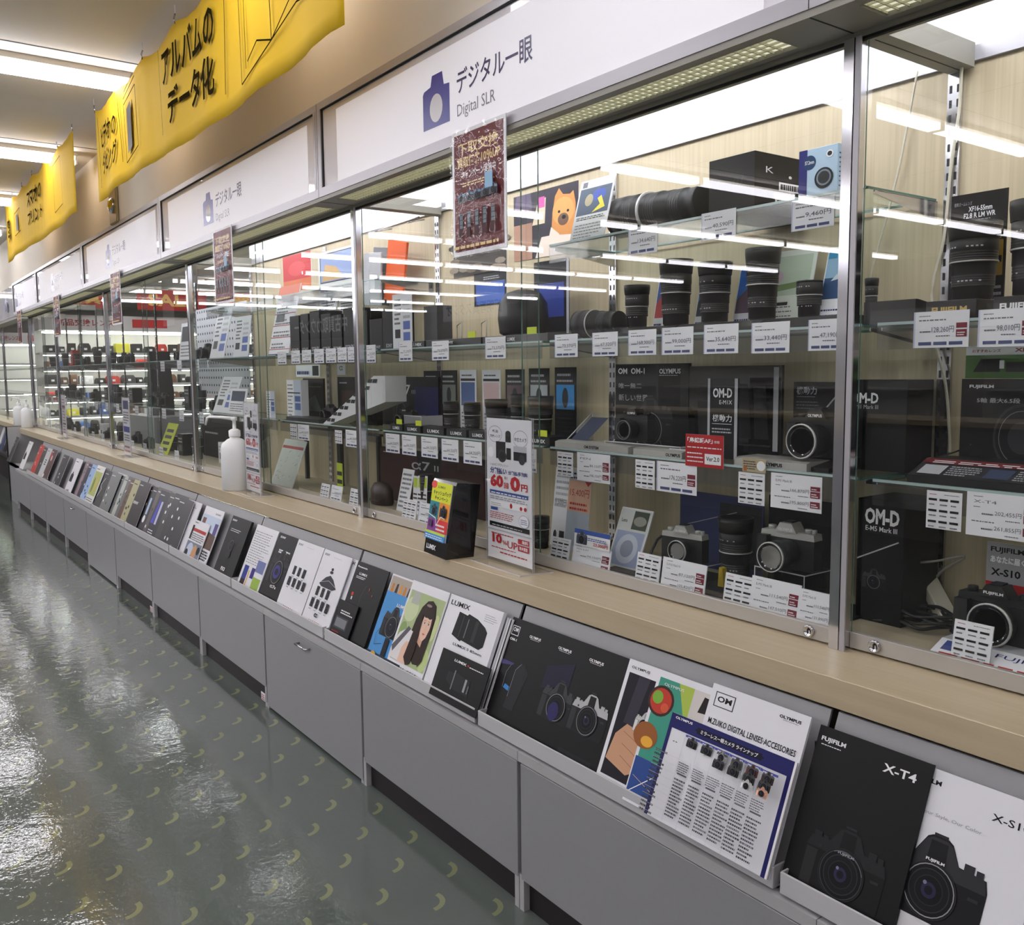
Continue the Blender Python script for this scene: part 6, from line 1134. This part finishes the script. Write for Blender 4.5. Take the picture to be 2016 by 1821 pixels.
sign_stand(at(268, 898, Z=.82).x, -.085, .24, .44, R(-2), 'third sign stand with a blue band, far down the worktop', d_st3)
def d_st4(F): F.rect(0, 0, 1, 1, W_); F.bars(.1, .1, .9, .95, 12, RED, duty=.35); F.rect(.1, .3, .9, .34, DG); F.rect(.1, .7, .9, .74, DG)
sign_stand(at(153, 862, Z=.82).x, -.085, .24, .42, R(-2), 'fourth and farthest sign stand, narrow with red small print', d_st4)
def bottle(x, y, s, label, rz=0):
    o = empty('pump_bottle', (x, y, .8197), rz, label, 'bottle', 'white pump bottles on the worktop'); WB = mat('white_hdpe', (240, 241, 242), .35)
    b = MB(); b.lathe([(.050*s, 0), (.056*s, .004*s), (.056*s, .165*s), (.050*s, .185*s), (.030*s, .202*s), (.020*s, .206*s), (.020*s, .214*s), (0, .214*s)], WB, 28); b.build('body', o)
    c = MB(); c.lathe([(.022*s, .212*s), (.023*s, .216*s), (.023*s, .236*s), (.014*s, .242*s), (.007*s, .244*s), (.007*s, .275*s), (.012*s, .277*s), (.012*s, .290*s), (0, .292*s)], mat('white_pp', (244, 244, 245), .3), 20); c.build('pump_collar', o)
    n = MB(); n.tube([(0, 0, .284*s), (-.07*s, -.02*s, .288*s), (-.135*s, -.04*s, .288*s), (-.145*s, -.043*s, .284*s), (-.155*s, -.046*s, .255*s)], [.007*s, .0055*s, .005*s, .005*s, .004*s], mat('white_pp', (244, 244, 245)), 8); n.build('spout', o)
p = at(486, 962, Z=.82); bottle(p.x, -.105, 1.30, 'large white pump bottle partly behind the second sign stand', R(8))
p = at(76, 836, Z=.82); bottle(p.x, -.09, 1.15, 'white pump bottle near the far end of the worktop, left one')
p = at(104, 840, Z=.82); bottle(p.x, -.092, 1.12, 'greyish white pump bottle near the far end, right one')
# campaign box
cb = empty('campaign_box', (at(898, 1088, Z=.82).x, -.125, .8197), R(-6), 'black campaign box with a yellow and multicolour slanted front', 'display box')
b = MB(); W2 = .085; b.xprism([(-.050, 0), (.050, 0), (.078, .235), (-.005, .245), (-.010, .235)], -W2, W2, mat('gloss_black_card', (14, 14, 15), .18, coat=.5)); b.build('body', cb)
u_ = Vector((0, .040, .235)); F = None
g = MB(); g.add([(-W2+.004, -.0420, .050), (W2-.018, -.0420, .050), (W2-.018, -.0115, .236), (-W2+.004, -.0115, .236), (-W2+.004, -.037, .050), (W2-.018, -.037, .050), (W2-.018, -.0075, .236), (-W2+.004, -.0075, .236)], [(0, 1, 2, 3), (4, 7, 6, 5), (1, 5, 6, 2), (0, 3, 7, 4), (3, 2, 6, 7), (0, 4, 5, 1)], W_)
F = Face(g, (-W2+.004, -.0424, .050), (1, 0, 0), (0, .0305, .186), 2*W2-.022, .1885); F.rect(0, .66, 1, 1, col(216, 222, 50)); F.ell(.1, .95, .14, .07, col(230, 90, 80)); F.text('LUMIX', .3, .90, .68, .945, col(120, 130, 60), .03); F.text('キャッシュバック', .1, .78, .97, .86, DG, .02); F.text('キャンペーン', .2, .69, .86, .76, DG, .02)
F.rect(0, .36, .48, .66, col(50, 140, 150)); F.rect(.48, .36, 1, .66, col(236, 150, 60)); F.rect(0, .14, .48, .36, col(140, 70, 150)); F.rect(.48, .14, 1, .36, col(226, 70, 70)); cam_g(F, .25, .5, .32, (40, 90, 110), (60, 60, 64)); cam_g(F, .74, .5, .32, (30, 30, 34), (60, 60, 64)); lens_g(F, .2, .27, .16, .12, (90, 50, 100), 3, False); F.bars(.52, .18, .96, .32, 2, W_); F.line([(.0, .44), (.45, .38), (.5, .25), (.7, .42), (.9, .40)], .003, W_); F.rect(0, .0, 1, .14, col(60, 150, 220)); F.rect(0, .10, 1, .14, col(200, 220, 70)); F.bars(.05, .02, .95, .09, 2, W_)
g.build('slanted_leaflet', cb)
t = MB(); Face(t, (-W2+.018, -.0487, .016), (1, 0, 0), (0, .0380, .232), .07, .016).text('LUMIX', 0, 0, 1, 1, W_, .03); t.build('front_lettering', cb)
# ================================================================== banners
def banner(xa, xb, z0, z1, y, label, dr, folds=6, dirx=1):
    o = empty('yellow_banner', ((xa+xb)/2, y, z0), 0, label, 'banner', 'yellow cloth banners'); L_ = xb-xa; H_ = z1-z0; nx, nz = 90, 8
    YM = bpy.data.materials.new('yellow_cloth'); YM.use_nodes = True; bs = YM.node_tree.nodes['Principled BSDF']; bs.inputs['Base Color'].default_value = (*lin((238, 196, 24)), 1); bs.inputs['Roughness'].default_value = .8
    bs.inputs['Subsurface Weight'].default_value = 0
    tr = YM.node_tree.nodes.new('ShaderNodeBsdfTranslucent'); tr.inputs[0].default_value = (*lin((246, 206, 30)), 1); mx = YM.node_tree.nodes.new('ShaderNodeMixShader'); mx.inputs[0].default_value = .15; out = YM.node_tree.nodes['Material Output']
    YM.node_tree.links.new(bs.outputs[0], mx.inputs[1]); YM.node_tree.links.new(tr.outputs[0], mx.inputs[2]); YM.node_tree.links.new(mx.outputs[0], out.inputs[0])
    def wy(x, z): t = x/L_; return .007*math.sin(t*folds*6.28)*(.5+.5*(1-z/H_))+.003*math.sin(t*31+z*3)+.0015*math.sin(t*140+z*2)
    def top(x): k = 6; u = (x/L_*k) % 1; return H_-.035*(1-(2*u-1)**2)
    m = MB(); vs = []
    for j in range(nz+1):
        for i in range(nx+1): x = L_*i/nx; h = top(x)*j/nz; vs.append((x-L_/2, wy(x, h), h+.012*math.sin(x*2.2)*(1-j/nz)))
    m.add(vs, [(j*(nx+1)+i, j*(nx+1)+i+1, (j+1)*(nx+1)+i+1, (j+1)*(nx+1)+i) for j in range(nz) for i in range(nx)], YM, True)
    cl = m.build('cloth', o); sd = cl.modifiers.new('thickness', 'SOLIDIFY'); sd.thickness = .0012
    g = MB(); 
    for dd, nm in dr:
        g = MB(); F = Face(g, (-L_/2, 0, 0), (1, 0, 0), (0, 0, 1), L_, H_); dd(F); g.v = [(v[0], wy(v[0]+L_/2, v[2])-.010, v[2]+.012*math.sin((v[0]+L_/2)*2.2)*(1-v[2]/H_)) for v in g.v]; g.build(nm, o)
    for k in range(7):
        x = L_*k/6-L_/2; h = MB(); h.tube([(x, wy(x+L_/2, H_), H_-.012), (x, wy(x+L_/2, H_)-.004, H_+.01), (x, 0, H_+.03)], .004, CHROME, 6); h.tube([(x, 0, H_+.03), (x, 0, H-z0)], .0012, W_, 4); h.build('hook', o)
    return o
BI = mat('banner_ink', (44, 38, 20), .95, spec=0)
def d_ban(F): F.line([(.03, .12), (.03, .88)], .006, BI); F.text('ビデオの', .045, .52, .165, .76, BI, .02); F.text('ダビング', .045, .24, .165, .48, BI, .02); F.line([(.19, .2), (.175, .9)], .006, BI)
def d_banb(F): F.line([(.43, .16), (.42, .9)], .006, BI); F.text('アルバムの', .44, .56, .66, .86, BI, .025); F.text('データ化', .46, .20, .655, .50, BI, .025); F.line([(.685, .14), (.70, .9)], .006, BI)
def d_banp(F): F.line([(.215, .16), (.21, .74), (.30, .80), (.305, .22), (.215, .16)], .006, BI); F.poly([(.225, .24), (.225, .68), (.262, .71), (.262, .27)], col(80, 80, 76)); F.line([(.272, .30), (.285, .5), (.272, .7)], .010, BI); F.line([(.21, .80), (.30, .88)], .005, BI); F.line([(.215, .86), (.29, .92)], .005, BI)
def d_banq(F):
    F.line([(.75, .10), (.745, .95), (.83, .90), (.835, .24), (.75, .10)], .006, BI); F.line([(.765, .18), (.76, .92)], .005, BI); F.line([(.77, .22), (.80, .30), (.835, .24)], .006, BI); F.line([(.835, .24), (.90, .44), (.97, .38), (.965, .95)], .006, BI); F.line([(.835, .24), (.90, .34), (.965, .28), (.97, .38)], .006, BI); F.line([(.90, .44), (.90, .95)], .006, BI)
ya = -.45
banner(at(190, 300, Y=ya).x, at(677, 20, Y=ya).x, at(200, 395, Y=ya).z, at(190, 213, Y=ya).z, ya, 'long yellow cloth banner with handwritten lettering and an open album drawing, nearer one', ((d_ban, 'printed_lettering'), (d_banb, 'printed_lettering'), (d_banp, 'printed_picture'), (d_banq, 'printed_picture')))
def d_ban2a(F): F.text('写真の', .04, .3, .12, .7, BI, .02)
def d_ban2b(F): F.text('スマホの', .42, .56, .62, .8, BI, .02); F.text('プリント', .42, .3, .62, .5, BI, .02)
def d_ban2p(F): F.line([(.2, .3), (.2, .66), (.28, .7), (.28, .34), (.2, .3)], .006, BI); F.poly([(.22, .36), (.22, .62), (.245, .63), (.245, .37)], col(80, 80, 76))
def d_ban2q(F): F.line([(.78, .2), (.78, .8), (.88, .82), (.88, .22), (.78, .2)], .005, BI)
banner(at(12, 450, Y=ya).x, at(146, 330, Y=ya).x, at(16, 518, Y=ya).z, at(10, 403, Y=ya).z, ya, 'yellow cloth banner farther down the aisle near the left edge', ((d_ban2a, 'printed_lettering'), (d_ban2b, 'printed_lettering'), (d_ban2p, 'printed_picture'), (d_ban2q, 'printed_picture')), 4)
# wall lamp / sensor plate on the beige wall
p = at(226, 405, Y=-.155); m = MB(); m.box((-.10, -.02, -.12), (.10, 0, .16), mat('brass_plate', (150, 134, 96), .35, .5), .006); o = m.build('wall_plate', loc=(p.x, -.152, p.z)); tag(o, 'brass coloured plate with round bell on the beige wall under the banner', 'wall plate')
m = MB(); m.lathe([(0, -.05), (.03, -.045), (.05, -.03), (.055, -.02)], CHROME, 20, 'y'); m.build('round_bell', o)
# ================================================================== rear shop floor shelves (seen through the units at left)
GW = mat('gondola_white', (206, 206, 204), .5); q = random.Random(3)
def gondola(x, y0, y1, label, nlev=8, h=2.05, face=1, tubes=True):
    o = empty('gondola_shelving', (x, (y0+y1)/2, 0), 0, label, 'shelving'); T = Matrix.Translation((-x, -(y0+y1)/2, 0))
    m = MB(); m.T = T; m.box((x-face*.42, y0, 0), (x-face*.38, y1, h), GW); m.box((x-face*.38, y0, 0), (x, y1, .12), GW); m.build('frame', o)
    zs = [.14+(h-.25)/nlev*i for i in range(nlev)]
    for i, z in enumerate(zs): m = MB(); m.T = T; m.box((x-face*.38, y0, z), (x-.02*face, y1, z+.02), GW); m.box((x-.02*face, y0, z-.012), (x-.015*face, y1, z+.024), mat('shelf_label_rail', (226, 226, 224), .3)); m.build('shelf', o)
    m = MB(); m.T = T; m.box((x-face*.42, y0, h), (x+face*.05, y1, h+.22), mat('gondola_header', (224, 222, 220), .4))
    F = Face(m, (x+.052*face, y0 if face > 0 else y1, h), (0, face, 0), (0, 0, 1), y1-y0, .22); F.text('新品交換レンズ', .06, .3, .24, .75, RED, .02); F.text('カメラバッグ', .5, .3, .66, .75, NAVY, .02); F.rect(.30, .25, .42, .8, col(206, 50, 50)); m.build('header', o)
    if tubes: m = MB(); m.T = T; m.box((x-.05*face, y0+.05, h-.04), (x-.02*face, y1-.05, h-.015), LITG); [m.box((x-.06*face, y0+.05, z-.022), (x-.03*face, y1-.05, z-.010), LITG) for z in zs[2:]]; m.build('added_shelf_tube', o)  # tubes added at the shelves to brighten rails and goods
    return zs
def goods(x, y0, y1, zs, face, tagw, gname, seed):
    q = random.Random(seed); CC = [(26, 26, 30), (34, 34, 36), (60, 58, 62), (200, 200, 204), (90, 60, 40), (180, 50, 44), (60, 90, 150), (206, 200, 60), (120, 124, 120)]
    CN = ['black', 'charcoal', 'dark grey', 'pale grey', 'brown', 'red', 'blue', 'yellow', 'mid grey']
    for i, z in enumerate(zs):
        num = 0; y = y0+.08; pitch = zs[1]-zs[0]
        while y < y1-.12:
            w_ = .07+.13*q.random(); h = (pitch-.07)*(.5+.5*q.random()); c = CC[int(q.random()**1.6*len(CC))]
            m = MB(); mm = mat('goods_%d_%d_%d' % c, c, .6)
            if q.random() < .5: m.xprism([(-w_*.5, 0), (w_*.5, 0), (w_*.46, h*.7), (w_*.3, h), (-w_*.3, h), (-w_*.46, h*.7)], -.10, .10, mm); nm, ct_, wd = 'camera_bag', 'bag', 'soft camera bag'
            else: m.box((-.08, -w_/2, 0), (.08, w_/2, h), mm, .004); nm, ct_, wd = 'product_box', 'box', 'product box'
            m.box((.1*face, -.02, h*.3), (.103*face, .02, h*.3+.03), W_)
            tag(m.build(nm, loc=(x-.17*face, y+w_/2, z+.0205)), '%s %s, %s from left, %s shelf up of the %s' % (CN[CC.index(c)], wd, ORD[num], ORD[i], tagw), ct_, gname+' '+ct_+'es' if ct_ == 'box' else gname+' bags'); num += 1; y += w_+.015+.04*q.random()
zs = gondola(-14.2, .46, 4.6, 'long bright white shelving packed with bags, seen through the far glass')
goods(-14.2, .46, 4.2, zs[1:], 1, 'bright far shelving', 'far shelving', 5)
zs = gondola(-20.6, .45, 3.0, 'bright shelving farthest away at the left edge', nlev=6)
for i, (ya_, yb_, tt) in enumerate(((.75, 1.35, '写真'), (1.75, 2.75, 'SALE'), (3.0, 3.9, '買取'))):
    m = MB(); m.box((-.01, 0, 0), (.01, yb_-ya_, .30), col(176, 48, 42)); F = Face(m, (.0102, 0, 0), (0, 1, 0), (0, 0, 1), yb_-ya_, .30); F.text(tt, .15, .2, .85, .8, col(232, 190, 110), .03); m.tube([(0, .1, .3), (0, .1, H-2.36)], .003, CHROME, 5); m.tube([(0, yb_-ya_-.1, .3), (0, yb_-ya_-.1, H-2.36)], .003, CHROME, 5)
    tag(m.build('hanging_sign', loc=(-14.0, ya_, 2.36)), 'red hanging sign above the far shelving, '+['left one', 'middle, largest one', 'right one'][i], 'sign')
zs = gondola(-7.4, 4.9, 7.4, 'white shelving unit deep behind the showcases', nlev=6, tubes=False)
# counter and shelving on the other side of the aisle (only mirrored in the glass)
def sign_board(x, y, z, w_, h, label, text, bg, fg, face=1):
    "sign facing the camera cases (+y)"
    m = MB(); m.box((-w_/2, -.02, 0), (w_/2, .0, h), bg); F = Face(m, (w_/2, .0002, 0), (-1, 0, 0), (0, 0, 1), w_, h); F.text(text, .06, .2, .94, .8, fg, .02)
    for s in (-.4, .4): m.tube([(w_*s, -.01, h), (w_*s, -.01, H-z)], .003, CHROME, 5)
    return tag(m.build('hanging_sign', loc=(x, y, z)), label, 'sign')
def mir(px0, py0, px1, py1, Y):
    a = at(px0, py0, Y=Y); b = at(px1, py1, Y=Y); return (a.x+b.x)/2, abs(b.x-a.x), b.z, a.z
x, w_, z0, z1 = mir(868, 592, 992, 622, 4.6); sign_board(x, -4.6, z0, w_, z1-z0, 'white hanging sign reading 証明写真スタジオ across the aisle', '証明写真スタジオ', PAPER, DK)
x, w_, z0, z1 = mir(572, 622, 692, 662, 4.6); sign_board(x, -4.6, z0, w_, z1-z0, 'black hanging sign reading 中古買取カウンター across the aisle', '中古買取カウンター', mat('sign_black', (16, 16, 18), .4), W_)
GWD = mat('dark_counter', (60, 58, 60), .5)
ctr = empty('service_counter', (-6, -5.6, 0), 0, 'long service counter across the aisle', 'counter'); B((-5, -.3, 0), (5, .3, .95), LAM).build('body', ctr); B((-5.05, -.35, .95), (5.05, .35, .99), WOODC).build('counter_top', ctr)
for i, x in enumerate((-3.0, -7.5, -12.0)):
    zz = [.14+.34*k for k in range(6)]
    o = empty('wall_shelving', (x, -8.0, 0), 0, 'white shelving beyond the counter, '+['nearest', 'middle', 'farthest'][i]+' one', 'shelving'); B((-2, -.4, 0), (2, -.36, 2.1), GW).build('frame', o)
    for z in zz: B((-2, -.36, z), (2, 0, z+.02), GW).build('shelf', o)
# ================================================================== the next row of showcases beyond the end panel
nx = empty('far_showcase', (XE-.06, 0, 0), 0, 'next row of showcases beyond the end panel at the left edge', 'showcase')
T = Matrix.Translation((-(XE-.06), 0, 0)); x0, x1 = -23, XE-.06
def nb(nm, a, b, m, **k): mb = MB(); mb.T = T; mb.box(a, b, m, **k); return mb.build(nm, nx)
nb('plinth', (x0, -.05, 0), (x1, .40, .40), PLINTH); nb('shelf_board', (x0, -.20, .40), (x1, .40, .43), BLACK); nb('worktop', (x0, -.12, .762), (x1, .42, .8195), WOODC); nb('back_board', (x0, .0, .43), (x1, .02, .762), LAM)
nb('fascia', (x0, -.125, 2.10), (x1, -.09, 2.4525), PANEL); nb('upper_wall', (x0, -.120, 2.4525), (x1, -.08, H), BEIGE); nb('soffit', (x0, -.12, 2.07), (x1, .02, 2.10), SOFFIT)
for k in range(4): nb('post', (x1-.03-2.3*k, -.01, .82), (x1-2.3*k, .02, 2.07), CHROME)
g = nb('glass_pane', (x0, 0, .82), (x1, .005, 2.07), GEDGE, mats={'-y': GLASS, '+y': GIN})
for z in (1.18, 1.51): nb('glass_shelf', (x0, .08, z-.006), (x1, .40, z), SHELFEDGE, mats={'+z': SHELFG, '-z': clear_mat_shelf})
q = random.Random(9)
for i in range(7):
    x = XE-.35-.33*i; o = Vector((x, -.14, .44)); m = MB(); m.xprism([(0, 0), (.10, .28), (.103, .28), (.003, 0)], 0, .21, [COVER, COVERB, col(70, 80, 120)][i % 3]); tag(m.build('brochure', loc=(x-.2, -.14, .4305)), 'catalogue standing under the next row of showcases, '+['first', 'second', 'third', 'fourth', 'fifth', 'sixth', 'seventh'][i]+' beyond the end panel', 'catalogue')
